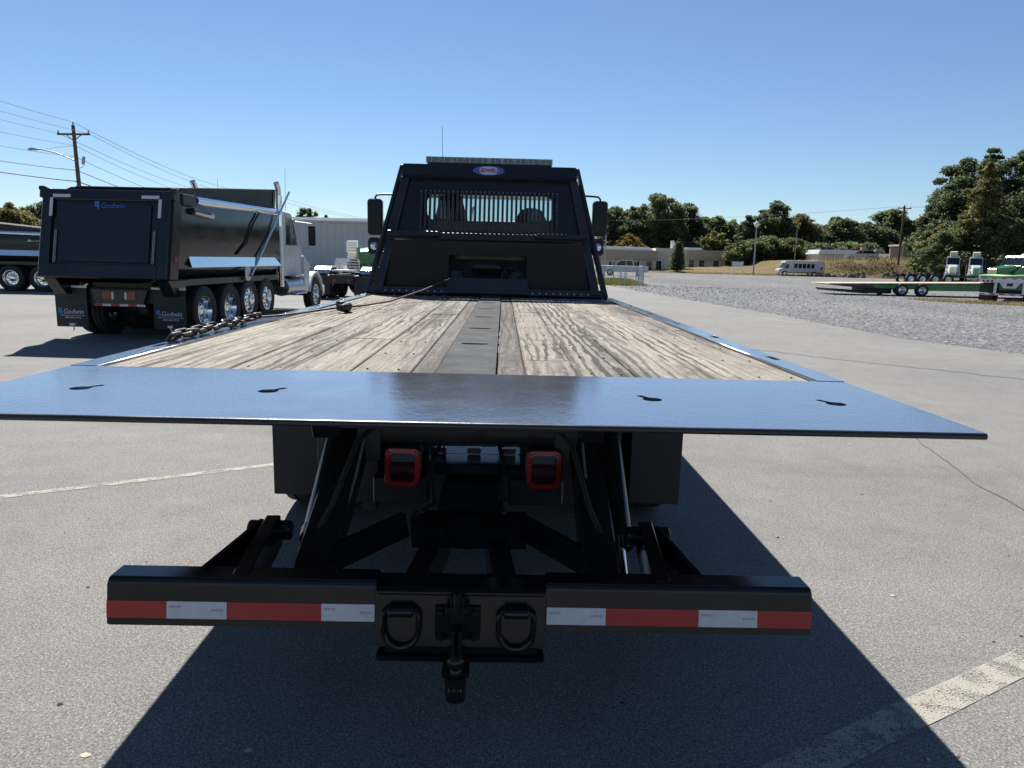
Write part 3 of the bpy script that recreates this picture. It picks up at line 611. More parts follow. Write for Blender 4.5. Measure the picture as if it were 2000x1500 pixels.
# centre channel with row of hook slots
def slot(cx, cy): return [(cx-.062,cy-.020),(cx-.036,cy-.036),(cx+.036,cy-.036),(cx+.062,cy-.020),(cx+.062,cy+.016),(cx-.062,cy+.016)]
o = plate('centre_channel', [[(-.085,2.366),(.115,2.366),(.115,7.45),(-.085,7.45)]]+[slot(.012,y) for y in (3.24,3.98,4.78,5.58,6.38)], .010, 'worn_steel', rb, .001); o.location.z = DZ-.006
MB().box(-.086,.116,2.4,7.45,DZ-.10,DZ-.092).build('channel_floor','grime_black',rb)
# deck underframe
for s in (-1,1): MB().box(s*.43-.04, s*.43+.04, 2.6, 7.6, .935, DZ-.047).box(s*.43-.07,s*.43+.07,2.6,7.6,.925,.934).build('deck_beam', 'black_satin', rb, .004)
for y in np.arange(2.42, 7.5, .42): MB().box(-1.235,-.475,y,y+.05,DZ-.115,DZ-.05).box(-.385,.385,y,y+.05,DZ-.115,DZ-.105).box(.475,1.235,y,y+.05,DZ-.115,DZ-.05).build('deck_crossmember','black_satin',rb)
# tail underside gusset plate
MB().prism([(2.15,1.117),(2.35,1.117),(2.35,.93),(2.25,.93)],'x',-.47,-.40).prism([(2.15,1.117),(2.35,1.117),(2.35,.93),(2.25,.93)],'x',.40,.47).box(-.40,.40,2.30,2.35,.95,1.117).build('tail_gusset','black_gloss',rb,.003)

# ---- headboard (local x, depth, height along its slope)
hb = empty('tmp', (0,0,0)); bpy.data.objects.remove(hb)
TH = math.atan2(.40, 1.34)
def vplate(name, splines, thick, matname, parent, y, bevel=.001):
    o = plate(name, splines, thick, matname, parent, bevel); o.data.transform(Matrix.Rotation(R(90),4,'X')); o.location.y = y; return o
hb = vplate('headboard', [[(-1.05,.64),(1.05,.64),(.93,1.25),(-.93,1.25)], rrect(-.735,.735,.70,1.105,.12,6)], .012, 'black_body', rb, 0)
hb.location = (-.03,7.50,DZ); hb.rotation_euler = (-TH,0,0)
lpn = vplate('lower_panel', [[(-1.085,.0),(1.085,.0),(.985,.50),(-.985,.50)], rrect(-.41,.41,.055,.36,.015,3)], .010, 'panel_black', hb, .045); lpn.location = (0,.05,.074); lpn.rotation_euler = (R(17),0,0)
for s in (-1,1):
    MB().prism([(s*1.265,0),(s*1.215,0),(s*.925,1.393),(s*.952,1.393)],'y',-.055,.055).build('outer_strut','black_satin',hb,.006)
    MB().prism([(s*1.175,0.01),(s*1.09,0.01),(s*.85,1.25),(s*.93,1.25)],'y',-.075,.03).build('post','black_satin',hb,.006)
    MB().prism([(s*1.155,.30),(s*1.195,.30),(s*1.16,.42),(s*.935,1.245),(s*.90,1.245)],'y',-.03,.03).build('gusset','black_satin',hb)
MB().box(-.925,.925,-.085,.05,1.252,1.395).build('top_beam','black_body',hb,.012,seg=2)
MB().box(-1.03,1.03,-.115,.06,.562,.638).build('shelf_beam','black_satin',hb,.006)
for s in (-1,1): MB().box(min(s*.5,s*1.04),max(s*.5,s*1.04),-.17,-.117,.578,.632).build('ledge','black_satin',hb,.006)
MB().box(-1.21,1.21,-.06,.06,-.005,.072).build('sill_beam','black_satin',hb,.006)
mb = MB()
for k in range(30): mb.cyl((-1.05+k*.0725,-.061,.022),(-1.05+k*.0725,-.068,.022),.008,n=8)
mb.build('sill_bolts','brushed_metal',hb)
MB().box(-.42,.42,-.09,-.062,.0,.165).build('winch_guard','black_satin',hb,.004)
# winch behind the opening
mb = MB().cyl((-.26,.20,.20),(.22,.20,.20),.085,n=20).cyl((-.29,.20,.20),(-.26,.20,.20),.13,n=20).cyl((.22,.20,.20),(.25,.20,.20),.13,n=20)
mb.box(.25,.38,.12,.30,.10,.30).box(-.38,-.29,.12,.30,.10,.30); mb.build('winch','black_satin',hb,.004)
MB().box(-.16,.14,.10,.32,.325,.345).prism([(-.18,.335),(.16,.335),(.10,.375),(-.12,.375)],'y',.12,.30).build('winch_cover','cabin_plastic',hb,.004)
MB().tube([(.40,.14,.16),(.36,.13,.28),(.28,.12,.345),(.19,.12,.335),(.155,.12,.27),(.15,.12,.19)],.014,8).tube([(.40,.10,.26),(.33,.10,.24),(.30,.12,.17)],.010,8).build('hose','rubber',hb)
MB().box(-.5,.5,.36,.372,.09,.50).build('winch_back_plate','black_satin',hb)
mat('slat_paint', (0.035,0.037,0.042), .3, 0, .2, 20)
for k in range(31):
    x = -.72+k*.048
    mb = MB().box(x-.0125,x+.0125,-.034,-.022,.642,1.128).box(x-.0125,x+.0125,-.022,-.0065,1.10,1.128).mat(1).cyl((x,-.034,1.114),(x,-.040,1.114),.007,n=8)
    mb.build('slat',['slat_paint','brushed_metal'],hb,.0015)
# oval maker's badge
mat('badge_red', (0.38,0.02,0.03), .4, 0, .05, 5)
mb = MB()
mb.prism([(x,z) for x,z in ell(-.012,1.328,.168,.052,36)],'y',-.094,-.0865)
mb.mat(1).prism([(-.122,1.328),(-.095,1.362),(-.05,1.371),(.026,1.371),(.071,1.362),(.098,1.328),(.071,1.294),(.026,1.285),(-.05,1.285),(-.095,1.294)],'y',-.0965,-.0942)
v, f = text_verts('LEDWELL', .056, .0008, bold=.002)
mb.mat(2).add([(x*.92-.012, -.098-z, y+1.310) for x,y,z in v], f); mb.build('badge',['blue_print','pale_print','badge_red'],hb,smooth=0)
# light bar on top of the headboard
lb = MB().box(-.70,.63,7.92,8.12,2.482,2.505).box(-.5,-.44,7.9,8.1,2.455,2.482).box(.38,.44,7.9,8.1,2.455,2.482).build('light_bar','cabin_plastic',rb,.004)
for k in range(10):
    x0 = -.715+k*.1352
    mb = MB().box(x0+.0008,x0+.1344,7.90,8.13,2.506,2.566).mat(1).box(x0+.02,x0+.115,7.897,7.8995,2.516,2.556).mat(2).box(x0+.06,x0+.066,7.8955,7.8968,2.512,2.560)
    mb.build('lens',['lightbar_lens','clear_lens','white_tape'],lb,.0015)
lb.location.z += .012
# antenna and mirrors
MB().cyl((-.585,8.5,2.36),(-.585,8.5,2.42),.012).cyl((-.585,8.5,2.42),(-.592,8.5,2.99),.0035,.0022,6).build('antenna','black_satin',rb)
for s, x0, x1, z0, z1 in ((-1,-1.655,-1.462,1.79,2.255),(1,1.29,1.485,1.84,2.295)):
    cx = (x0+x1)/2
    mr = MB().prism(rrect(x0,x1,z0,z1,.045,5),'y',9.55,9.66).build('mirror','mirror_shell',rb,.012)
    MB().prism(rrect(x0+.016,x1-.016,z0+.016,z1-.016,.035,5),'y',9.541,9.549).build('mirror_glass','mirror_dark',mr)
    mc = MB().prism(rrect(x0+.0,x1-.03,z0-.25,z0-.03,.05,5),'y',9.57,9.66).build('convex_mirror','mirror_shell',rb,.01)
    g = MB().lathe([(0,.0),(.004,.03),(.016,.06),(.030,.082)],(0,0,0),'y',20).build('convex_glass','mirror_glass',mc); g.location = (cx-.015,9.558,z0-.14)
    MB().tube([(s*.98,9.45,z1+.05),(cx-s*.12,9.55,z1+.055),(cx-s*.03,9.58,z1+.05),(cx,9.6,z1+.02),(cx,9.6,z1-.03)],.013,8).build('mirror_arm','black_satin',rb); MB().tube([(s*.98,9.5,z0-.2),(cx,9.63,z0-.22)],.013,8).build('mirror_strut','black_satin',rb)
# cab
cab = MB()
for s in (-1,1):
    cab.prism([(8.30,.95),(10.55,.95),(10.55,1.58),(10.25,1.62),(10.12,1.66),(8.30,1.66)],'x',s*1.0-.02,s*1.0+.02)
    cab.prism([(8.30,1.66),(8.62,1.66),(8.62,2.24),(9.62,2.24),(9.98,1.66),(10.12,1.66),(9.80,2.33),(8.30,2.33)],'x',s*.985-.02,s*.985+.02)
cab.box(-.98,.98,8.28,9.80,2.30,2.36).box(-.98,.98,8.3,10.5,.9,.95)
cab.prism([(10.5,.95),(11.9,.95),(11.9,1.38),(10.5,1.57)],'x',-.78,.78)
cab.build('cab','black_body',rb,.015,seg=2)
vplate('cab_back', [[(-1.0,.95),(1.0,.95),(.97,2.33),(-.97,2.33)], rrect(-.74,.68,1.935,2.22,.09,6)], .03, 'black_body', rb, 8.285)
MB().box(-.73,.67,8.287,8.291,1.945,2.21).build('rear_window','pane_glass',rb)
o = MB().add([(-.95,10.13,1.64),(.95,10.13,1.64),(.93,9.82,2.31),(-.93,9.82,2.31)],[(0,1,2,3)]).build('windshield','pane_glass',rb,smooth=0)
for s in (-1,1): MB().add([(s*.985,8.62,1.66),(s*.985,9.98,1.66),(s*.97,9.62,2.24),(s*.97,8.62,2.24)],[(0,1,2,3)]).build('side_window','pane_glass',rb,smooth=0)
def seat(x0, x1, zt, shoulder):
    w = x1-x0; c = (x0+x1)/2
    mb = MB().prism([(c-w*.5,1.3),(c+w*.5,1.3),(c+w*.5,shoulder-.1),(c+w*.42,shoulder),(c+w*.30,zt-.03),(c+w*.2,zt),(c-w*.2,zt),(c-w*.30,zt-.03),(c-w*.42,shoulder),(c-w*.5,shoulder-.1)],'y',8.62,8.76)
    mb.box(x0,x1,8.7,9.2,1.25,1.42); mb.build('seat','seat_cloth',rb,.03,seg=2)
seat(-.70,-.30,2.28,2.06); seat(.24,.66,2.12,2.0)
MB().prism([(9.75,1.3),(10.1,1.3),(10.1,1.66),(9.85,1.70),(9.72,1.62)],'x',-.95,.95).build('dashboard','cabin_plastic',rb,.01)
MB().tube([(-.5+.2*math.cos(t),9.55+.05*math.sin(t),1.62+.19*math.sin(t)) for t in np.linspace(0,2*math.pi,20)[:-1]],.014,6,True).cyl((-.5,9.55,1.62),(-.5,9.8,1.5),.03).build('steering_wheel','cabin_plastic',rb)
# chassis
for s in (-1,1):
    MB().box(s*.40-.035,s*.40+.035,2.92,11.8,.66,.90).build('frame_rail','grime_black',rb,.004)
MB().box(-.46,.46,3.30,3.36,.50,.92).box(-.62,.62,3.36,3.40,.68,.86).build('rear_crossmember','black_satin',rb,.004)
MB().box(-.47,.47,2.93,2.97,.74,.84).box(-.30,.30,3.1,3.3,.55,.60).build('rear_apron','black_gloss',rb,.004)
for s, x0 in ((-1,-.341),(1,.252)):
    x1 = x0+.142; z0, z1 = .566, .728
    tl = MB().prism(rrect(x0-.006,x1+.006,z0-.006,z1+.006,.03,5),'y',2.885,2.93).build('tail_light','black_satin',rb,.006)
    mb = MB(); r_o = rrect(x0,x1,z0,z1,.026,5); r_i = rrect(x0+.018,x1-.018,z0+.018,z1-.018,.016,5); n = len(r_o)
    mb.add([(x,2.876,z) for x,z in r_o]+[(x,2.872,z) for x,z in r_i]+[(x,2.886,z) for x,z in r_o]+[(x,2.886,z) for x,z in r_i],
           [(i,(i+1)%n,n+(i+1)%n,n+i) for i in range(n)]+[(i,(i+1)%n,2*n+(i+1)%n,2*n+i) for i in range(n)]+[(n+i,n+(i+1)%n,3*n+(i+1)%n,3*n+i) for i in range(n)])
    mb.build('reflex_ring','red_reflex',tl)
    MB().prism(rrect(x0+.019,x1-.019,z0+.019,z1-.058,.012,4),'y',2.879,2.884).build('red_lens','dark_lens',tl)
    MB().prism(rrect(x0+.019,x1-.019,z1-.055,z1-.019,.012,4),'y',2.879,2.884).build('clear_lens','clear_lens',tl)
    for cx in (x0+.014,x1-.014):
        for cz in (z0+.014,z1-.014): MB().cyl((cx,2.868,cz),(cx,2.874,cz),.004,n=8).build('screw','black_satin',tl)
    MB().box((x0+x1)/2-.05,(x0+x1)/2+.05,2.93,3.30,.62,.70).build('lamp_bracket','black_satin',rb)
ib = MB().prism(rrect(-.205,.236,.598,.640,.012,3),'y',3.278,3.298).build('marker_bar','chrome',rb,.003)
for cx in (-.15,.015,.18): MB().prism(rrect(cx-.032,cx+.032,.606,.632,.006,3),'y',3.262,3.2775).build('marker_lens','red_lens',ib,.003)
# plates and plumbing that fill the space between the lift cylinders
for s in (-1,1):
    MB().prism([(s*.42,.42),(s*.66,.34),(s*.70,.62),(s*.66,1.08),(s*.42,1.08)],'y',3.16,3.18).build('subframe_plate','black_satin',rb,.003)
    MB().box(min(s*.18,s*.42),max(s*.18,s*.42),3.02,3.20,.44,.56).build('hanger_block','black_satin',rb,.006)
    MB().prism([(3.2,.34),(4.0,.30),(4.0,.62),(3.2,.66)],'x',min(s*.44,s*.50),max(s*.44,s*.50)).build('spring_hanger','grime_black',rb)
    MB().tube([(s*.30,3.25,.80),(s*.34,2.9,.86),(s*.42,2.7,.80),(s*.47,2.5,.62),(s*.52,2.42,.52)],.011,8).build('hydraulic_hose','rubber',rb)
    MB().tube([(s*.12,3.2,.72),(s*.16,2.95,.62),(s*.13,2.8,.52),(s*.16,2.62,.55)],.009,8).build('air_hose','rubber',rb)
MB().box(-.58,.58,3.46,3.52,.30,.52).box(-.40,.40,3.7,3.76,.24,.60).build('light_block_bars','black_satin',rb,.006)  # boxes added to thicken the dark mass and block light under the deck
MB().cyl((-.16,3.4,.56),(-.16,4.1,.56),.11,n=16).cyl((.2,3.42,.54),(.2,4.0,.54),.10,n=16).build('air_tank','grime_black',rb)
mb = MB()
for y in np.arange(2.45,7.5,.42):
    for x0,x1,_c in rows+rows_r:
        for xx in (x0+.045,x1-.045): mb.cyl((xx+random.uniform(-.006,.006),y+.025,DZ-.012),(xx,y+.025,DZ-.0068),.0045,n=6)
tag(mb.build('deck_bolts','rust_steel',rb), kind='stuff')
# wheels
def tyre_prof(r, w): return [(-w*.42,r*.60),(-w*.5,r*.68),(-w*.5,r*.86),(-w*.46,r*.95),(-w*.40,r*.985),(-w*.22,r),(-w*.20,r*.975),(-w*.16,r*.975),(-w*.14,r),(w*.14,r),(w*.16,r*.975),(w*.20,r*.975),(w*.22,r),(w*.40,r*.985),(w*.46,r*.95),(w*.5,r*.86),(w*.5,r*.68),(w*.42,r*.60)]
def wheel(parent, x, y, r, w, side, style='disc', rim='alloy_rim', n=32, z=None):
    """side: +1 outer face towards +x. tyre > rim"""
    t = MB().lathe(tyre_prof(r,w),(0,0,0),'x',n,True).build('wheel','rubber',parent); t.location = (x,y,r if z is None else z)
    R_ = r*.60; o = side*w*.42; mb = MB()
    if style == 'dish': prof = [(o,R_*1.02),(o*1.02,R_*.95),(o*.35,R_*.86),(-o*.25,R_*.80),(-o*.30,R_*.45),(o*.05,R_*.42),(o*.30,R_*.36),(o*.42,R_*.22),(o*.42,.001)]
    else: prof = [(o,R_*1.02),(o*1.02,R_*.93),(o*.82,R_*.86),(o*.98,R_*.62),(o*1.10,R_*.44),(o*1.5,R_*.36),(o*1.62,R_*.25),(o*1.62,.001)]
    mb.lathe(prof,(0,0,0),'x',n)
    mb.mat(1)
    rr, xx = (R_*.63, -o*.27) if style == 'dish' else (R_*.745, o*.92)
    for k in range(10):
        a = 2*math.pi*k/10; mb.cyl((xx, rr*math.cos(a), rr*math.sin(a)), (xx+side*.004, rr*math.cos(a), rr*math.sin(a)), R_*.085, n=10)
    mb.mat(0); rr2 = R_*.50; x2 = -o*.25 if style == 'dish' else o*1.06
    for k in range(10):
        a = 2*math.pi*(k+.5)/10; mb.cyl((x2, rr2*math.cos(a), rr2*math.sin(a)), (x2+side*.05, rr2*math.cos(a), rr2*math.sin(a)), .016, .011, n=8)
    mb.build('rim',[rim,'rubber'],t); return t
for s in (-1,1):
    wheel(rb, s*.70, 4.35, .48, .25, s, 'dish'); wheel(rb, s*1.02, 4.35, .48, .25, s, 'dish'); wheel(rb, s*1.02, 11.0, .48, .26, s, 'disc')
MB().cyl((-1.0,4.35,.48),(1.0,4.35,.48),.07).lathe([(-.2,.05),(-.12,.19),(.12,.19),(.2,.05)],(0,4.35,.48),'x',20).build('rear_axle','grime_black',rb)
MB().cyl((-.95,11.0,.45),(.95,11.0,.45),.05).box(-.4,.4,10.4,11.7,.55,.9).build('front_axle','grime_black',rb)
# mud flaps / side panels beside the rear wheels
MB().prism([(-.945,.375),(-.70,.375),(-.70,.98),(-.90,.98),(-.945,.94)],'y',3.30,3.315).build('mud_flap','flap_rubber',rb,.003)
MB().prism([(.765,.360),(1.012,.360),(1.012,.96),(.97,.99),(.765,.99)],'y',3.30,3.315).build('mud_flap','flap_rubber',rb,.003)
MB().box(-1.10,-.62,3.316,3.36,.985,1.018).box(.62,1.10,3.316,3.36,.995,1.018).build('flap_hanger','black_satin',rb,.003)
for s in (-1,1): MB().box(min(s*.62,s*1.16),max(s*.62,s*1.16),5.2,6.6,.50,.90).build('tool_box','black_gloss',rb,.01)
# lift cylinders
for s, xb, xt in ((-1,-.535,-.575),(1,.585,.625)):
    p, q = Vector((xb,2.50,.490)), Vector((xt,3.42,1.00)); d = (q-p).normalized()
    cy = MB().cyl(p,q,.052,n=22).cyl(p-d*.012,p+d*.03,.058,n=22).build('lift_cylinder','black_gloss',rb)
    MB().cyl(p-d*.20,p-d*.01,.022,n=16).build('piston_rod','chrome',cy)
    MB().cyl(p-d*.21+Vector((-.05,0,0)),p-d*.21+Vector((.05,0,0)),.03,n=14).build('clevis','black_gloss',cy)
    MB().tube([Vector((xb-s*.075,2.47,.46)),Vector((xb-s*.10,2.75,.66)),Vector((xt-s*.14,3.1,.86)),Vector((xt-s*.16,3.4,1.0))],.0055,6).build('grease_line','galvanised',cy)
    MB().bar((s*.49,2.22,.40),(s*.52,3.35,.80),.12,.14).build('subframe_arm','black_satin',rb,.006)
    MB().bar((s*.64,2.03,.50),(s*.66,2.42,.545),.05,.12).bar((s*.78,2.03,.50),(s*.70,2.42,.535),.02,.11).cyl((s*.60,2.42,.545),(s*.75,2.42,.545),.035).build('bumper_arm','black_gloss',rb,.004)
    MB().bar((s*.22,2.62,.50),(s*.46,2.42,.44),.03,.10).build('brace','black_gloss',rb,.004)
    MB().bar((s*.10+.02,2.62,.45),(s*.145+.02,2.06,.47),.075,.12).box(s*.11+.02-.055,s*.11+.02+.055,2.50,2.60,.51,.535).build('boom_side','black_gloss',rb,.005)
MB().box(-.20,.245,2.60,2.68,.41,.535).cyl((.018,2.596,.465),(.018,2.60,.465),.058,n=24).cyl((.018,2.58,.465),(.018,2.596,.465),.045,n=24).box(.012,.024,2.575,2.5795,.425,.505).build('boom_crosshead','black_gloss',rb,.004)
MB().box(-.62,.64,2.24,2.34,.40,.43).build('lower_crossbar','black_satin',rb,.004)
MB().box(-.11,.155,2.70,3.2,.42,.535).box(-.05,.06,2.69,2.70,.47,.51).cyl((.07,2.685,.51),(.07,2.70,.51),.018).cyl((.11,2.685,.51),(.11,2.70,.51),.012).build('boom_housing','black_satin',rb,.006)
mb = MB()
for k in range(7):
    a = random.uniform(-.45,.45); mb.tube([(a,3.25,.90),(a+random.uniform(-.1,.1),3.22,.80+random.uniform(-.03,.04)),(a+random.uniform(-.2,.2),3.2,.70),(a*1.2,3.25,.66)],.006,6)
mb.build('wiring','rubber',rb)
# bumper with tape
BX0, BX1 = -1.02, 1.085
bpr = [(1.970,.418),(1.988,.540),(2.003,.558),(2.085,.558),(2.085,.418)]
bp = MB().prism(bpr,'x',BX0,-.224).build('bumper','black_gloss',rb,.004,seg=2); bp2 = MB().prism(bpr,'x',.284,BX1).build('bumper','black_gloss',rb,.004,seg=2)
fy = lambda z: 1.970+(z-.418)*.1475
for x0, x1, m_ in ((-1.019,-.8424,'red_tape'),(-.8424,-.6646,'white_tape'),(-.6646,-.3852,'red_tape'),(-.3852,-.2265,'white_tape'),
                   (.286,.4635,'white_tape'),(.4635,.7425,'red_tape'),(.7425,.9203,'white_tape'),(.9203,1.083,'red_tape')):
    t_ = MB().prism([(fy(.4415)-.0016,.4415),(fy(.4923)-.0016,.4923),(fy(.4923)+.001,.4923),(fy(.4415)+.001,.4415)],'x',x0+.0004,x1-.0004).build('tape_strip',m_,bp if x0 < 0 else bp2)
    if m_ == 'white_tape' and x1-x0 > .1:
        v, f = text_verts('DOT-C2', .009, .0002)
        for cx, cz in ((x0+.025,.474),(x1-.028,.4655)): MB().add([(cx+x,fy(cz+y)-.0021-z,cz+y) for x,y,z in v], f).build('tape_print','badge_red',t_,smooth=0)
hp = MB().prism([(1.955,.372),(1.975,.532),(1.99,.545),(2.07,.545),(2.07,.372)],'x',-.222,.282).box(-.222,.282,1.955,2.02,.322,.338).box(-.20,.26,1.975,2.0,.338,.372).build('hitch_plate','black_gloss',rb,.005,seg=2)
for cx in (-.145,.195):
    ring = [(cx+.052*math.cos(t), 1.945, .428+.052*math.sin(t)) for t in np.linspace(math.pi,2*math.pi,14)]+[(cx+.052,1.948,.478),(cx+.040,1.95,.490),(cx-.040,1.95,.490),(cx-.052,1.948,.478)]
    MB().tube(ring,.0085,10,True).build('tow_ring','black_gloss',rb)
    MB().box(cx-.036,cx+.036,1.935,1.967,.474,.506).cyl((cx-.036,1.945,.490),(cx+.036,1.945,.490),.017,n=16).build('ring_clip','black_gloss',rb,.004)
mb = MB().box(-.046,.090,1.958,1.967,.392,.500)
for bx in (-.028,.072):
    for bz in (.408,.482): mb.cyl((bx,1.944,bz),(bx,1.958,bz),.0125,n=6)
mb.box(.0,.044,1.93,1.957,.46,.545).box(-.012,.056,1.92,1.957,.495,.515).cyl((.022,1.925,.50),(.022,1.925,.56),.012).box(.006,.018,1.90,1.957,.36,.45).box(.026,.038,1.90,1.957,.36,.45)
mb.build('pintle_hook','black_gloss',rb,.003)
mb = MB().lathe([(-.045,.001),(-.045,.020),(-.030,.0205),(-.022,.017),(-.014,.025),(0,.0288),(.014,.025),(.024,.015),(.0288,.001)],(.020,1.915,.352),'z',22)
mb.cyl((.020,1.915,.300),(.020,1.915,.310),.034,n=20).cyl((.020,1.915,.235),(.020,1.915,.300),.030,.033,n=20).box(-.02,.06,1.90,2.0,.308,.322); mb.build('tow_ball','black_gloss',rb)
v, f = text_verts('2 5/16', .016, .0004); MB().add([(x+.020,1.8805-z,y+.275) for x,y,z in v], f).build('ball_stamp','brushed_metal',rb,smooth=0)
for c in rb.children: c.matrix_parent_inverse = Matrix.Translation((0,-5,0))

# ---- winch line and chain lying on the deck
wl = empty('winch_line', (-.95,5.1,DZ), 0, 'rusty steel winch cable with hook lying on the plank deck', 'cable')
cp = [(-.385,7.22,DZ+.185),(-.47,6.95,DZ+.145),(-.60,6.5,DZ+.085),(-.80,5.9,DZ+.018),(-.93,5.5,DZ+.008),(-1.06,5.15,DZ+.010),(-1.15,4.7,DZ+.010),(-1.19,4.3,DZ+.018),(-1.225,4.02,DZ+.03)]
pts = []
for i in range(len(cp)-1):
    for k in range(6):
        t = k/6; pts.append(Vector(cp[i]).lerp(Vector(cp[i+1]),t))
pts.append(Vector(cp[-1]))
cb_ = MB().tube(pts,.0075,8).build('cable','cable_steel',wl)
hk = [(-1.03,5.23,DZ+.022),(-1.0,5.16,DZ+.028),(-.965,5.07,DZ+.036),(-.94,4.99,DZ+.034),(-.935,4.93,DZ+.030),(-.955,4.89,DZ+.028),(-.985,4.90,DZ+.028),(-.995,4.95,DZ+.026)]
h_ = MB().tube(hk,[.016,.020,.026,.030,.032,.028,.020,.008],10).lathe([(-.024,.032),(-.016,.045),(.016,.045),(.024,.032)],(-1.04,5.25,DZ+.034),'z',16,True)
h_.bar((-1.06,5.30,DZ+.03),(-1.0,5.13,DZ+.04),.036,.03); h_.build('hook','rust_steel',wl,.003)
for c in wl.children: c.matrix_parent_inverse = Matrix.Translation((.95,-5.1,-DZ))
ch = empty('tow_chain', (-1.26,3.5,DZ+.02), 0, 'heavy rusty chain lying along the left deck rail', 'chain')
n_l = 13; a = Vector((-1.262,3.00,DZ+.024)); b_ = Vector((-1.232,4.02,DZ+.026))
lk = [(math.cos(t)*.0165, math.sin(t)*.0165+(.030 if math.sin(t) > 0 else -.030), 0) for t in np.linspace(0,2*math.pi,18)[:-1]]
link_me = None
for k in range(n_l):
    t = (k+.5)/n_l; p = a.lerp(b_, t)
    if link_me is None: o = MB().tube(lk,.0085,8,True).build('chain_link','rust_steel',ch); link_me = o.data
    else: o = link('chain_link', link_me, ch)
    o.location = p-Vector((-1.26,3.5,DZ+.02))+Vector((random.uniform(-.004,.004),0,.010*(k%2)+(.012 if k == n_l-1 else 0)))
    o.rotation_euler = (random.uniform(-.08,.08), R(35 if k % 2 else -48)+random.uniform(-.15,.15), random.uniform(-.12,.10)); o.scale = (1,1.12,1)
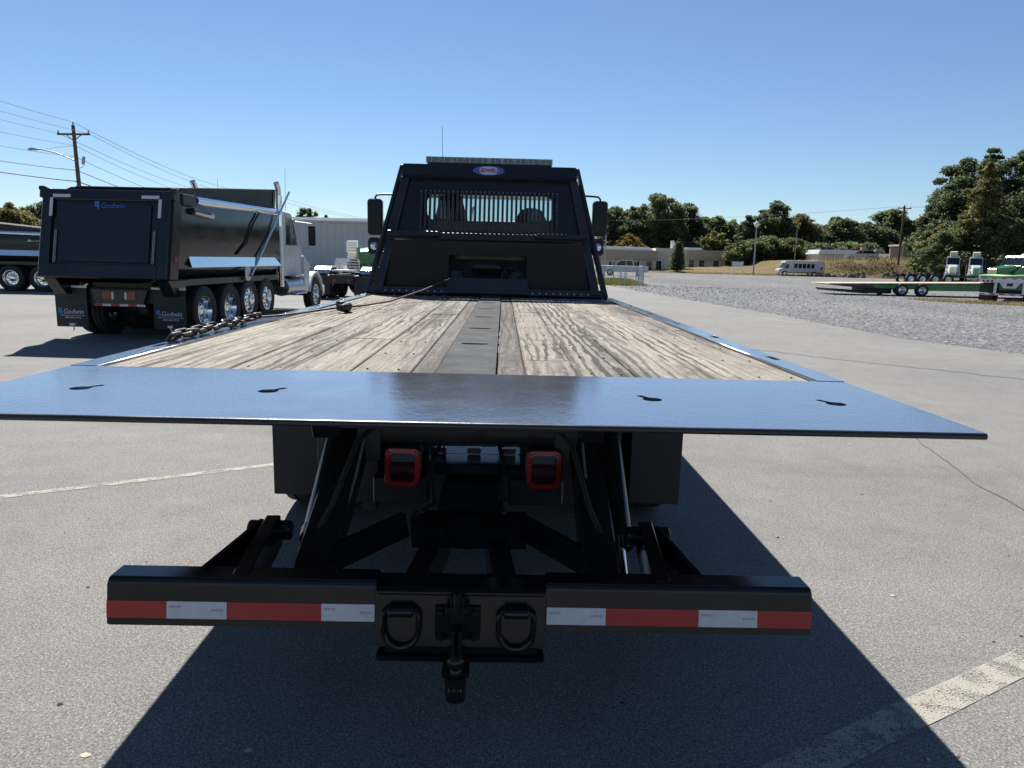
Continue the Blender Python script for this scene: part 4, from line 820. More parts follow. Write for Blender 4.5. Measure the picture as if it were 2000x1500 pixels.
# ================================================================== OTHER VEHICLES
def conv_cab(P, y0, paint, stack='chrome', sleeper=0.0, louvre=False, simple=False):
    """hooded highway cab; y0 = front axle, heading +y, parts go under P"""
    yb = y0-2.85-sleeper; yw = y0-1.25
    cb = MB()
    cb.prism([(yb,1.12),(y0-1.02,1.12),(y0-1.02,1.95),(yw,2.05),(yw,1.98),(yb,1.98)],'x',-1.04,1.04)
    cb.prism([(yb,2.72),(yw-.25,2.72),(yw-.38,2.86),(yb+.2,2.90),(yb,2.85)],'x',-.98,.98)
    for s in (-1,1):
        cb.prism([(yb,1.98),(y0-2.25,1.98),(y0-2.25,2.72),(yb,2.72)],'x',s*1.0-.035,s*1.0+.035)
        cb.bar((s*.99,yw+.02,2.02),(s*.95,yw-.28,2.74),.08,.08)
        cb.bar((s*1.0,y0-1.75,1.98),(s*.97,y0-1.75,2.72),.05,.05)
    cb.box(-.97,.97,yb,yb+.05,1.98,2.72)
    c_ = cb.build('cab',paint,P,.03,seg=2)
    for s in (-1,1):
        MB().add([(s*1.0,y0-2.25,1.98),(s*1.0,yw,1.98),(s*.97,yw-.28,2.72),(s*.97,y0-2.25,2.72)],[(0,1,2,3)]).build('side_window','dark_glass',P,smooth=0)
    MB().add([(-.97,yw+.01,2.03),(.97,yw+.01,2.03),(.93,yw-.27,2.73),(-.93,yw-.27,2.73)],[(0,1,2,3)]).build('windshield','dark_glass',P,smooth=0)
    hd = MB()
    hd.add([(-.86,y0-1.02,1.15),(.86,y0-1.02,1.15),(.86,y0-1.02,1.93),(.6,y0-1.02,2.03),(-.6,y0-1.02,2.03),(-.86,y0-1.02,1.93),
            (-.52,y0+.78,.95),(.52,y0+.78,.95),(.52,y0+.78,1.68),(.40,y0+.78,1.76),(-.40,y0+.78,1.76),(-.52,y0+.78,1.68)],
           [(0,1,2,3,4,5),(11,10,9,8,7,6)]+[(i,(i+1)%6,6+(i+1)%6,6+i) for i in range(6)])
    hd.build('hood',paint,P,.03,seg=2)
    for s in (-1,1):
        arc = [(y0+.66*math.cos(t), .52+.70*math.sin(t)) for t in np.linspace(R(8),R(172),14)]
        inn = [(y0+.60*math.cos(t), .52+.63*math.sin(t)) for t in np.linspace(R(172),R(8),14)]
        MB().prism(arc+inn,'x',min(s*.70,s*1.16),max(s*.70,s*1.16)).prism([(y0-.66,.62),(y0-1.02,.62),(y0-1.02,1.70),(y0-.5,1.45),(y0-.58,1.05)],'x',min(s*.72,s*1.12),max(s*.72,s*1.12)).build('fender',paint,P,.02)
        MB().lathe([(0,.12),(.05,.11),(.07,.001)],(s*.86,y0+.58,1.18),'y',16).build('headlight','clear_lens',P)
        m_ = MB().prism(rrect(min(s*1.32,s*1.52),max(s*1.32,s*1.52),1.98,2.55,.04,4),'y',yw+.02,yw+.10).build('mirror','mirror_shell' if not louvre else paint,P,.01)
        MB().prism(rrect(min(s*1.335,s*1.505),max(s*1.335,s*1.505),2.0,2.53,.03,4),'y',yw+.012,yw+.019).build('mirror_glass','dark_glass',m_)
        MB().tube([(s*1.0,yw-.1,2.66),(s*1.42,yw+.06,2.62),(s*1.42,yw+.06,1.92),(s*1.02,yw+.05,1.9)],.014,6).build('mirror_arm','brushed_metal',P)
        MB().cyl((s*1.0,yb+.15,.82),(s*1.0,y0-1.35,.82),.24,n=20).build('fuel_tank','brushed_metal',P)
        mb = MB()
        for zz in (.60,1.10): mb.box(min(s*1.02,s*1.27),max(s*1.02,s*1.27),y0-2.2,y0-1.25,zz,zz+.05)
        mb.build('step','brushed_metal',P,.01)
        if stack:
            st = MB().cyl((s*1.12,yb-.12,.85),(s*1.12,yb-.12,3.25),.085,n=16).tube([(s*1.12,yb-.12,3.25),(s*1.12,yb-.15,3.42),(s*1.12,yb-.26,3.56)],.075,14).build('exhaust_stack',stack,P)
            MB().cyl((s*1.12,yb-.12,1.25),(s*1.12,yb-.12,2.45),.115,n=16).build('heat_shield','brushed_metal',st)
    g = MB().box(-.46,.46,y0+.782,y0+.81,.92,1.70)
    g.build('grille','chrome' if not louvre else 'chrome',P,.02)
    if louvre:
        for k in range(7): MB().cbox((0,y0+.83,1.0+k*.10),.86,.05,.07,R(-25)).build('louvre','chrome',P,.005)
    else:
        mb = MB()
        for k in range(8): mb.box(-.42,.42,y0+.811,y0+.818,.98+k*.085,1.02+k*.085)
        mb.build('grille_slots','grime_black',P)
    MB().box(-1.12,1.12,y0+.72,y0+.90,.42,.80).build('front_bumper','chrome',P,.03,seg=2)
    wheel(P,-1.0,y0,.52,.28,-1,'disc','alloy_rim',24); wheel(P,1.0,y0,.52,.28,1,'disc','alloy_rim',24)
    MB().box(-.42,-.34,yb-3.0,y0+.6,.72,.98).box(.34,.42,yb-3.0,y0+.6,.72,.98).cyl((-1,y0,.52),(1,y0,.52),.06).box(-.35,.35,y0-.9,y0+.5,.6,1.0).build('chassis_frame','grime_black',P)

def dump_truck(loc, rz, label, zt=2.82, scale=.88, paint='white_paint', letters=True):
    P = empty('dump_truck', loc, rz, label, 'dump truck', None, scale)
    zb = 1.19
    yr = lambda z: -1.47+(z-zb)*.225
    prof = [(-1.19,zt),(-1.225,zt-.25),(-1.235,(zt+1.6)/2),(-1.225,1.62),(-1.20,1.42),(-1.10,1.28),(-.92,1.16),(-.70,1.12),(.70,1.12),(.92,1.16),(1.10,1.28),(1.20,1.42),(1.225,1.62),(1.235,(zt+1.6)/2),(1.225,zt-.25),(1.19,zt)]
    inn = [(1.12,zt),(1.12,1.5),(.7,1.3),(-.7,1.3),(-1.12,1.5),(-1.12,zt)]
    cx = prof+inn; n = len(cx); mb = MB(); seg = 10
    vs = []
    for k in range(seg+1):
        t = k/seg
        for i, (x, z) in enumerate(cx):
            y = yr(z)+.05+(4.3-yr(z)-.05)*t
            bul = 1+.010*math.sin(t*math.pi*3)**2*(1 if i < 16 else 0)*(1 if 1.5 < z < zt-.1 else 0)
            vs.append((x*bul, y, z))
    fs = [(k*n+i, k*n+(i+1)%n, (k+1)*n+(i+1)%n, (k+1)*n+i) for k in range(seg) for i in range(n)]
    for k in (0, seg):
        o = k*n
        for i in range(15):    # end caps strip by strip between outer and inner outline
            pass
    mb.add(vs, fs)
    mb.box(-1.15,1.15,4.22,4.30,1.14,zt+.02)
    body = mb.build('dump_body','dump_side',P,smooth=50)
    for s in (-1,1):
        # rear corner post and lower hopper
        mb = MB()
        x0, x1 = min(s*1.10,s*1.262), max(s*1.10,s*1.262)
        mb.prism([(yr(zb)+.02,zb),(yr(zt)+.02,zt+.02),(yr(zt)+.34,zt+.02),(yr(zb)+.34,zb)],'x',x0,x1)
        mb.prism([(yr(zb)+.05,zb-.01),(yr(zb)+.9,zb-.01),(yr(zb)+.55,.86),(yr(zb)+.35,.86)],'x',min(s*.95,s*1.2),max(s*.95,s*1.2))
        mb.build('corner_post','black_body',P,.012)
        MB().cyl((s*1.262,yr(1.75)+.14,1.58),(s*1.275,yr(1.75)+.14,1.58),.052,n=18).build('side_marker','red_reflex',P)
        # polished strip along the body side
        mb = MB(); q_ = [(-.64,1.63,1.246),(3.9,1.63,1.246),(4.25,1.42,1.29),(-.62,1.42,1.29)]; mb.add([(s*x,y,z) for y,z,x in q_]+[(s*(x-.012),y,z-.004) for y,z,x in q_],[(0,1,2,3),(7,6,5,4),(0,4,5,1),(1,5,6,2),(2,6,7,3),(3,7,4,0)]); mb.prism([(-.6,1.415),(4.2,1.415),(4.2,1.43),(-.6,1.43)],'x',min(s*1.20,s*1.28),max(s*1.20,s*1.28)); mb.build('polished_strip','chrome',P)
        # roll tarp tube on the top rail, its motor, and the swing arm
        MB().cyl((s*1.17,-.15,zt-.09),(s*1.17,4.35,zt-.02),.095,n=18).build('tarp_tube','chrome',P)
        MB().box(min(s*1.02,s*1.30),max(s*1.02,s*1.30),-.85,-.35,zt-.22,zt+.0).cyl((s*1.28,-.5,zt-.30),(s*1.28,.25,zt-.34),.06,n=14).build('tarp_motor','black_satin',P,.02)
        MB().cyl((s*1.27,-.42,zt-.31),(s*1.27,.36,zt-.36),.068,n=14).build('tarp_motor_can','brushed_metal',P)
        MB().prism([(-.8,zt+.021),(4.25,zt+.021),(4.25,zt+.52),(-.6,zt+.10)],'x',min(s*1.05,s*1.10),max(s*1.05,s*1.10)).build('tarp_side','flap_rubber',P)
        MB().cyl((s*1.285,2.25,1.20),(s*1.30,4.95,zt+.55),.027,n=12).build('tarp_arm','chrome',P)
        MB().prism(rrect(1.98,2.30,1.08,1.44,.12,5),'x',min(s*1.238,s*1.262),max(s*1.238,s*1.262)).build('arm_pivot','brushed_metal',P,.005)
        MB().tube([(s*1.26,2.95,zt-.12),(s*1.27,2.5,zt-.4),(s*1.27,2.1,zt-.85),(s*1.26,1.55,zt-1.12)],.022,8).build('hose','rubber',P)
        # fenders band over the axles
        MB().prism([(-.72,1.05),(4.2,1.05),(4.2,1.19),(-.95,1.19)],'x',min(s*.72,s*1.18),max(s*.72,s*1.18)).build('side_apron','black_satin',P,.01)
        # mud flaps
        fx0, fx1 = min(s*.66,s*1.30), max(s*.66,s*1.30)
        mf = MB().box(fx0,fx1,-.985,-.97,.22,.99).build('mud_flap','flap_rubber',P,.004)
        MB().box(fx0-.02,fx1+.02,-1.0,-.986,.985,1.03).build('flap_trim','sign_white',mf,.004)
        if letters:
            v, f = text_verts('Godwin', .135, .002, 'LEFT', .12); q = MB(); c0 = (fx0+fx1)/2
            q.add([(c0-.17+x*.95,-.990-z,.475+y) for x,y,z in v], f)
            v, f = text_verts('800-626-7418', .055, .002); q.add([(c0+.02+x,-.990-z,.385+y) for x,y,z in v], f)
            q.box(c0-.24,c0+.26,-.989,-.986,.440,.447); q.mat(1)
            q.prism([(c0-.27,.50),(c0-.19,.48),(c0-.19,.59),(c0-.27,.59)],'y',-.992,-.986).prism([(c0-.215,.45),(c0-.175,.45),(c0-.175,.51),(c0-.215,.53)],'y',-.993,-.9925)
            q.build('flap_lettering',['pale_print','blue_print'],mf,smooth=0)
            MB().tube([(c0-.04,-.99,.26),(c0,-1.0,.25),(c0+.03,-.99,.19),(c0+.005,-.99,.15)],.014,6).box(c0-.06,c0+.05,-.992,-.986,.25,.29).build('flap_weight','sign_white',mf)
    # tarp hoops / front shield
    MB().prism([(4.18,zt),(4.35,zt),(4.45,zt+.56),(4.30,zt+.56)],'x',-1.12,1.12).build('cab_shield','black_satin',P,.01)
    mb = MB(); 
    for k in range(34): mb.cyl((-1.08,-.4+k*.14,zt+.12+k*.0122),(1.08,-.4+k*.14,zt+.12+k*.0122),.018,n=6)
    mb.build('tarp_roll','flap_rubber',P)
    # tailgate
    th = math.atan(.225); L = (zt-zb)/math.cos(th)
    tg = MB().box(-1.225,1.225,.0,.05,0,L).box(-1.225,-1.03,-.06,-.0005,0,L).box(1.03,1.225,-.06,-.0005,0,L).box(-1.03,1.03,-.06,-.0005,L-.20,L).box(-1.03,1.03,-.06,-.0005,0,.26).prism(rrect(-.86,.86,.30,L-.25,.02,2),'y',-.045,-.0005).build('tailgate','black_body',P,.012)
    tg.location = (0,-1.47,zb); tg.rotation_euler = (-th,0,0)
    for s in (-1,1):
        a = s*1.02; mb = MB().box(min(a,a-s*.34),max(a,a-s*.34),-.0645,-.0605,L-.16,L-.10).box(min(a+s*.05,a-s*.01),max(a+s*.05,a-s*.01),-.0645,-.0605,L-.52,L-.17)
        mb.build('reflective_tape','white_tape',tg)
        mb = MB()
        for k in range(11):
            zz = .32+k*.055; mb.tube([(s*.945+.018*math.cos(t)*(1 if k % 2 else .25), -.03+.018*math.cos(t)*(.25 if k % 2 else 1), zz+.036*math.sin(t)) for t in np.linspace(0,2*math.pi,11)[:-1]],.008,6,True)
        mb.build('gate_chain','galvanised',tg)
        MB().cyl((s*1.24,.0,L+.02),(s*1.32,.0,L+.02),.05).box(min(s*1.20,s*1.29),max(s*1.20,s*1.29),-.05,.09,L-.16,L+.05).build('hinge','black_satin',tg,.006)
    if letters:
        v, f = text_verts('Godwin', .15, .002, 'LEFT', .12); q = MB().add([(-.10+x*.95,-.047-z,L-.345+y) for x,y,z in v], f)
        q.prism([(-.22,L-.32),(-.13,L-.34),(-.13,L-.22),(-.22,L-.22)],'y',-.05,-.0455).prism([(-.16,L-.37),(-.12,L-.37),(-.12,L-.29),(-.16,L-.28)],'y',-.051,-.0502)
        q.build('gate_lettering','blue_print',tg,smooth=0)
    # rear light panel
    tp_ = MB().prism([(-.56,.97),(.56,.97),(.46,.64),(-.46,.64)],'y',-1.0,-.95).build('light_panel','black_satin',P,.006)
    for s in (-1,1):
        MB().prism(rrect(min(s*.16,s*.33),max(s*.16,s*.33),.78,.93,.01,2),'y',-1.012,-1.0005).build('tail_light','red_lens',tp_)
        MB().box(min(s*.11,s*.15),max(s*.11,s*.15),-1.008,-1.0005,.78,.92).build('reverse_light','sign_white',tp_)
    for k in range(6): MB().box(-.51+k*.17,-.342+k*.17,-1.004,-1.0005,.645,.69).build('tape_strip','red_tape' if k % 2 == 0 else 'white_tape',tp_)
    MB().box(-.75,.75,-.9,-.7,.70,1.0).box(-.6,.6,-.86,4.3,.98,1.12).box(-.45,-.35,-.9,5.0,.72,.98).box(.35,.45,-.9,5.0,.72,.98).build('chassis','grime_black',P,.01)
    for s in (-1,1):
        for y in (0,1.22): wheel(P,s*.78,y,.52,.27,s,'dish','chrome',28); wheel(P,s*1.10,y,.52,.27,s,'dish','chrome',36)
        for y in (2.32,3.42): wheel(P,s*1.08,y,.50,.27,s,'disc','chrome',36,.62)
    MB().cyl((-1,0,.52),(1,0,.52),.08).cyl((-1,1.22,.52),(1,1.22,.52),.08).cyl((-1,2.32,.62),(1,2.32,.62),.05).cyl((-1,3.42,.62),(1,3.42,.62),.05).lathe([(-.2,.05),(-.1,.2),(.1,.2),(.2,.05)],(0,0,.52),'x',16).build('axles','grime_black',P)
    conv_cab(P,7.6,paint)
    MB().cyl((-.95,5.6,2.9),(-.95,5.6,3.75),.006,.004,6).cyl((.95,5.6,2.9),(.97,5.6,4.05),.006,.004,6).build('antenna','black_satin',P)
    return P
dump_truck((-6.37,13.2,0), R(-3.2), 'black tandem dump truck with white cab and closed tailgate beside the deck')
dump_truck((-16.2,26.7,0), R(92), 'black dump body seen from its side at the left edge, behind the other dump truck', zt=2.36, letters=False)

# ---- tractor seen from behind, past the dump truck
t5 = empty('semi_tractor', (-5.45,25.2,0), R(-4), 'rear of a tractor with fifth wheel plate and black mud flaps', 'truck')
MB().box(-.42,-.34,-.2,5,.62,.86).box(.34,.42,-.2,5,.62,.86).box(-.42,.42,-.22,-.14,.55,.86).build('chassis_frame','grime_black',t5,.004)
for s in (-1,1):
    for y in (.75,2.0): wheel(t5,s*.66,y,.5,.27,s,'dish','alloy_rim',20); wheel(t5,s*.97,y,.5,.27,s,'dish','alloy_rim',20)
    MB().box(min(s*.42,s*1.1),max(s*.42,s*1.1),-.16,-.14,.15,.82).build('mud_flap','flap_rubber',t5,.004)
    MB().prism([(.2,.88),(.25,1.02),(.5,1.13),(1.0,1.13),(1.3,1.02),(1.35,.88),(1.3,.88),(1.0,1.09),(.5,1.09),(.27,.95)],'x',min(s*.55,s*1.12),max(s*.55,s*1.12)).build('quarter_fender','brushed_metal',t5,.004)
    MB().prism(rrect(min(s*.2,s*.3),max(s*.2,s*.3),.62,.70,.02,3),'y',-.235,-.222).build('tail_light','red_lens',t5)
MB().prism([(-.48,.2),(.48,.2),(.48,.8),(.30,1.2),(-.30,1.2),(-.48,.8)],'z',.96,1.02).build('fifth_wheel','dull_white',t5,.01)
MB().tube([(-.55,.05,.82),(-.45,-.05,.80),(.45,-.05,.80),(.55,.05,.82)],.035,8).build('rear_hoop','dull_white',t5)
MB().prism([(-1.15,1.0),(-.45,1.0),(-.5,1.42),(-1.05,1.42)],'y',2.6,2.64).box(-.9,.9,2.65,2.9,.9,1.1).build('headache_rack','brushed_metal',t5,.01)
# ---- green tractor facing the camera behind it
gt = empty('green_tractor', (-4.72,27.0,0), R(128), 'green tractor facing the camera with tall chrome louvred grille', 'truck', None, .98)
conv_cab(gt,0,'green_paint','chrome',0.8,True)
MB().box(-.44,.44,.835,.86,1.70,2.12).build('grille_top','chrome',gt,.02)
for k in range(4): MB().cbox((0,.88,1.72+k*.10),.86,.05,.07,R(-25)).build('louvre','chrome',gt,.005)

hm_ = MB().prism(rrect(-1.02,-.84,1.42,1.86,.04,4),'y',1.05,1.13).build('hood_mirror','green_paint',gt,.02); MB().cyl((-.93,1.09,1.42),(-.7,.6,1.1),.014).build('hood_mirror_arm','chrome',gt)
# ---- shuttle bus
bs = empty('shuttle_bus', (47.6,115.0,0), 0, 'white shuttle bus with five dark side windows parked beyond the gravel', 'bus')
bd = MB().prism([(-2.4,.55),(3.6,.55),(3.6,2.25),(3.5,2.36),(-2.2,2.40),(-2.75,2.28),(-2.85,2.05),(-2.4,1.95)],'y',-.95,1.0).build('body','white_paint',bs,.06,seg=2)
MB().prism([(-2.4,.45),(-3.6,.45),(-3.65,.95),(-3.45,1.12),(-2.95,1.20),(-2.55,1.92),(-2.4,1.94)],'y',-.85,.9).build('nose','white_paint',bs,.05,seg=2)
MB().add([(-2.97,-.8,1.22),(-2.57,-.8,1.90),(-2.57,.85,1.90),(-2.97,.85,1.22)],[(0,1,2,3)]).build('windshield','dark_glass',bs,smooth=0).location = (-.015,0,.01)
MB().prism([(-2.85,1.20),(-2.48,1.84),(-2.1,1.84),(-2.1,1.20)],'y',-.965,-.955).build('cab_window','dark_glass',bs)
for k in range(5): MB().prism(rrect(-1.30+k*.68,-.78+k*.68,1.25,1.95,.06,3),'y',-.965,-.953).build('window','dark_glass',bs)
MB().box(-2.3,3.55,-.97,-.955,.50,.62).build('skirt','grime_black',bs)
mat('bus_red',(.35,.05,.03),.5); MB().prism(rrect(2.9,3.3,1.1,1.5,.15,4),'y',-.965,-.953).build('emblem','bus_red',bs)
for x in (-2.75,2.0):
    w_ = MB().lathe(tyre_prof(.40,.25),(0,0,0),'y',20,True).build('wheel','rubber',bs); w_.location = (x,-.85,.40)
    MB().lathe([(-.11,.22),(-.10,.001)],(0,0,0),'y',14).build('hub','alloy_rim',w_)
    w2 = MB().lathe(tyre_prof(.40,.25),(0,0,0),'y',20,True).build('wheel','rubber',bs); w2.location = (x,.80,.40)

# ---- pickups
def pickup(name, loc, rz, paint, label, group=None, scale=1, bed=True):
    P = empty(name, loc, rz, label, 'pickup truck' if bed else 'car', group, scale)
    b1 = [(-2.6,.45),(2.55,.45),(2.6,.75),(2.5,.98),(1.35,1.08),(.75,1.10)]
    b1 += [(-2.6,1.12)]
    MB().prism(b1,'x',-.93,.93).build('body',paint,P,.06,seg=2)
    c = [(1.15,1.09),(.55,1.70),(-.75,1.74),(-1.0,1.10)] if bed else [(1.15,1.09),(.45,1.62),(-1.6,1.66),(-2.35,1.10)]
    MB().prism(c,'x',-.80,.80).build('cabin','dark_glass',P,.04)
    MB().prism([(.62,1.70),(.45,1.78),(-.7,1.80),(-.85,1.72)] if bed else [(.5,1.63),(.35,1.70),(-1.5,1.73),(-1.7,1.65)],'x',-.79,.79).build('roof',paint,P,.03)
    for s in (-1,1):
        q = MB()
        for (y0,z0),(y1,z1) in (((1.16,1.08),(.56,1.72)),((-.15,1.08),(-.12,1.72)),((c[3][0],1.08),(c[2][0],1.74))): q.bar((s*.82,y0,z0),(s*.80,y1,z1),.05,.07)
        q.build('pillar',paint,P)
        for y in (-1.6,1.65): wheel(P,s*.82,y,.37,.24,s,'disc','alloy_rim',18)
        MB().box(min(s*.6,s*.9),max(s*.6,s*.9),2.53,2.60,.70,.90).build('headlight','clear_lens',P,.01)
        MB().box(min(s*.78,s*.92),max(s*.78,s*.92),-2.63,-2.59,.75,1.05).build('tail_light','red_lens',P,.01)
    if bed: MB().box(-.80,.80,-2.5,-1.05,1.121,1.128).build('bed_floor','grime_black',P)
    MB().box(-.9,.9,2.5,2.68,.42,.62).build('bumper','brushed_metal',P,.03)
    return P
pickup('pickup_truck',(14.0,82,0),R(78),'white_paint','white pickup truck parked behind the wire fence',None)
pickup('pickup_truck',(67.6,130,3.0),R(82),'silver_paint','silver pickup truck parked nearest the concrete shelter on the bank',None)
pickup('parked_car',(64.0,128.5,2.95),R(70),'silver_paint','pale silver car left of the pickup on the bank',None,1,False)
pickup('parked_car',(75.5,118.5,3.2),R(60),'silver_paint','pale car parked right of the concrete shelter',None,.9,False)

# ---- green flatbed trailer across the gravel
tr = empty('green_trailer', (22,40.2,0), 0, 'long low green flatbed trailer with wooden deck parked on the gravel', 'trailer')
MB().prism([(-3.55,.61),(-3.5,.64),(1.0,.74),(9.5,.93),(9.5,.88),(1.0,.69),(-3.2,.58)],'y',0,2.4).build('deck_frame','trailer_deck',tr,.01)
MB().prism([(-3.45,.58),(-1.6,.625),(1.0,.683),(1.0,.36),(-1.2,.40),(-2.6,.50)],'y',.05,2.3).build('tail_frame','black_satin',tr,.01)
MB().prism([(-1.5,.60),(1.0,.665),(1.9,.70),(1.9,.38),(1.2,.45),(.6,.40),(.0,.44),(-.7,.42)],'y',-.03,.049).build('side_panel','green_paint',tr)
MB().prism([(1.9,.70),(9.5,.868),(9.5,.42),(1.9,.33)],'y',-.03,.05).prism([(1.9,.70),(9.5,.868),(9.5,.42),(1.9,.33)],'y',2.3,2.38).build('side_beam','green_paint',tr)
for k in range(2,24): MB().box(-3.9+k*.55,-3.78+k*.55,-.06,-.0305,.54+max(0,k-1)*.0118,.60+max(0,k-1)*.0118).build('stake_pocket','black_satin',tr)
for x in (.58,1.72):
    w_ = MB().lathe(tyre_prof(.36,.25),(0,0,0),'y',24,True).build('wheel','rubber',tr); w_.location = (x,-.02,.36)
    MB().lathe([(-.10,.22),(-.08,.19),(-.02,.17),(-.06,.08),(-.09,.001)],(0,0,0),'y',18).build('rim','alloy_rim',w_)
    w_ = MB().lathe(tyre_prof(.36,.25),(0,0,0),'y',20,True).build('wheel','rubber',tr); w_.location = (x,2.3,.36)
mb = MB()
for k in range(3,10): mb.box(-4.1+k*.30,-3.86+k*.30,.2,2.2,.26-.018*k,.36-.012*k)
mb.bar((-3.3,.2,.30),(-1.1,.2,.16),.08,.08).bar((-3.3,2.2,.30),(-1.1,2.2,.16),.08,.08).box(-1.2,.2,.3,2.1,.12,.42); mb.build('folded_ramp','grime_black',tr)
v, f = text_verts('25 GN', .20, .002, 'LEFT', .1); MB().add([(5.2+x,-.032-z,.52+y) for x,y,z in v], f).build('side_lettering','grime_black',tr,smooth=0)
# ---- silver trailer rear at right edge
st = empty('silver_trailer', (24.1,33.7,0), R(-38), 'silver flatbed trailer rear with black mud flaps at the right edge', 'trailer')
MB().box(-1.25,1.25,0,.08,.98,1.22).prism([(-.42,.98),(.42,.98),(.24,.72),(-.24,.72)],'y',0,.06).box(-.62,-.50,0,.1,.45,.98).box(.50,.62,0,.1,.45,.98).build('rear_frame','brushed_metal',st,.01)
MB().box(-1.25,1.25,.09,11,1.06,1.22).build('deck','brushed_metal',st,.01)
bmp_ = MB().box(-1.2,1.2,-.03,.09,.38,.48).build('rear_bumper','sign_white',st,.01)
for k in range(6): MB().box(-1.15+k*.4,-.95+k*.4,-.034,-.0305,.40,.46).build('red_tape_strip','red_tape',bmp_)
for k in range(6): MB().box(-1.15+k*.4,-.95+k*.4,-.004,-.0005,1.16,1.20).build('red_tape_strip','red_tape',st)
for s in (-1,1):
    for k in range(3): MB().lathe([(0,.055),(-.02,.05),(-.025,.001)],(s*(.72+.17*k),-.001,1.05),'y',14).build('tail_light','dark_lens',st)
    MB().box(min(s*.64,s*1.2),max(s*.64,s*1.2),.3,.32,.12,.95).build('mud_flap','flap_rubber',st)
    for y in (.95,2.25):
        wheel(st,s*1.0,y,.5,.27,s,'dish','alloy_rim',18); wheel(st,s*.68,y,.5,.27,s,'dish','alloy_rim',18)
MB().box(-.5,.5,.6,2.6,.40,.60).box(-.12,.12,-.005,-.0005,.82,.96).build('axle_frame','grime_black',st)
MB().prism([(-1.3,1.225),(1.3,1.225),(1.25,1.33),(.5,1.37),(-.4,1.31),(-1.25,1.34)],'y',.05,10).build('tarp','lime_tarp',st,.03)
# ---- tractors at the foot of the right bank
for k, (x, lab) in enumerate(((50.35,'left one of two white tractors with cream roof fairing below the grove'),(53.3,'white tractor with cream roof fairing just behind the green tractor'))):
    t_ = empty('white_tractor', (x,80+k*.5,0), R(150), lab, 'truck', 'white tractors below the grove'); t_.scale = (.62,.8,1.06)
    conv_cab(t_,0,'white_paint',None)
    MB().prism([(-2.6,2.88),(-2.5,3.35),(-2.2,3.42),(-1.9,3.35),(-1.7,2.88)],'x',-.6,.6).build('roof_fairing','cream_plastic',t_,.06,seg=2)
g2 = empty('green_tractor', (45.9,66.0,0), R(102), 'bright green sleeper tractor facing left at the right edge', 'truck', None, 1.03)
conv_cab(g2,0,'green_paint','brushed_metal',2.2)
MB().prism([(-2.9,2.86),(-5.0,2.95),(-5.0,3.15),(-3.2,3.1)],'x',-.9,.9).build('roof_fairing','dull_white',g2,.05)
tc = empty('truck_chassis', (43.4,72,0), 0, 'bare black truck chassis with a row of wheels behind the green trailer', 'truck')
MB().box(-3.2,4.5,.3,.4,.78,1.0).box(-3.2,4.5,1.1,1.2,.78,1.0).build('frame','grime_black',tc)
for x in (-2.3,-1.1,.2,1.5):
    w_ = MB().lathe(tyre_prof(.54,.3),(0,0,0),'y',24,True).build('wheel','rubber',tc); w_.location = (x,-.1,.56)
    MB().lathe([(-.12,.32),(-.02,.27),(0,.14),(-.1,.10),(-.1,.001)],(0,0,0),'y',18).build('rim','alloy_rim',w_)
    w_ = MB().lathe(tyre_prof(.54,.3),(0,0,0),'y',20,True).build('wheel','rubber',tc); w_.location = (x,1.6,.56)
    MB().prism([(x-.5,1.14),(x-.3,1.24),(x+.3,1.24),(x+.5,1.14),(x+.3,1.20),(x-.3,1.20)],'y',-.25,.05).build('fender','black_satin',tc)
# ================================================================== BUILDINGS, POLES, FENCES
wh = empty('warehouse', (-17,62,0), 0, 'plain grey warehouse wall with flat roof behind the dump truck', 'building')
MB().box(-13,11.2,0,22,-.1,4.25).build('wall','grey_cladding',wh)
mb = MB()
for k in range(40): mb.box(-13+k*.605,-12.98+k*.605,-.025,-.0005,0,4.2)
mb.build('cladding_ribs','grey_cladding',wh)
MB().box(-13.2,11.4,-.2,22.2,4.255,4.42).build('roof_edge','grey_cladding',wh,.01)
MB().prism([(-13,4.425),(11.2,4.425),(5,4.95),(-5,4.95)],'y',6,22).build('roof','roof_metal',wh)
MB().cyl((6.6,-.12,0),(6.6,-.12,3.6),.05,n=8).build('downpipe','galvanised',wh)

of = empty('office_building', (30,128,0), 0, 'low tan office building with dark windows and flat roof', 'building')
def wallx(x0, x1, y, z0, z1, wins, m_, depth=8.0):
    """wall with real openings: piers, spandrels and recessed panes"""
    xs_ = [x0]; mb = MB()
    for a, b_, c, d in wins:
        mb.box(xs_[-1],a,y,y+.3,z0,z1); mb.box(a,b_,y,y+.3,z0,c); mb.box(a,b_,y,y+.3,d,z1); xs_.append(b_)
    mb.box(xs_[-1],x1,y,y+.3,z0,z1); mb.box(x0,x1,y+.31,y+depth,z0,z1-.05)
    mb.build('wall',m_,of)
    for a, b_, c, d in wins:
        w_ = MB().box(a,b_,y+.16,y+.2,c,d).build('window','dark_glass',of)
        MB().box((a+b_)/2-.03,(a+b_)/2+.03,y+.12,y+.159,c,d).box(a,b_,y+.12,y+.159,c+(d-c)*.5,c+(d-c)*.5+.05).build('mullion','tan_fascia',w_)
wallx(-13.5,-2.9,0,-.3,2.05,[(-11.1,-10.2,.1,1.55),(-6.65,-5.75,.1,1.6),(-4.45,-3.55,.1,1.75)],'cream_wall')
MB().box(-13.8,-2.7,-.9,8,2.06,3.68).build('fascia','tan_fascia',of,.02)
for k in range(5): MB().box(-13.2+k*2.45,-12.95+k*2.45,-.75,-.5,-.2,2.055).build('column','cream_wall',of)
MB().prism([(-13,3.69),(-3,3.69),(-4,4.3),(-12,4.3)],'y',1,8).build('roof','roof_metal',of)
wallx(-2.65,2.9,1.5,-.3,4.2,[(-2.4,-1.5,.3,1.9),(0,1.6,.5,2.3)],'cream_wall',12)
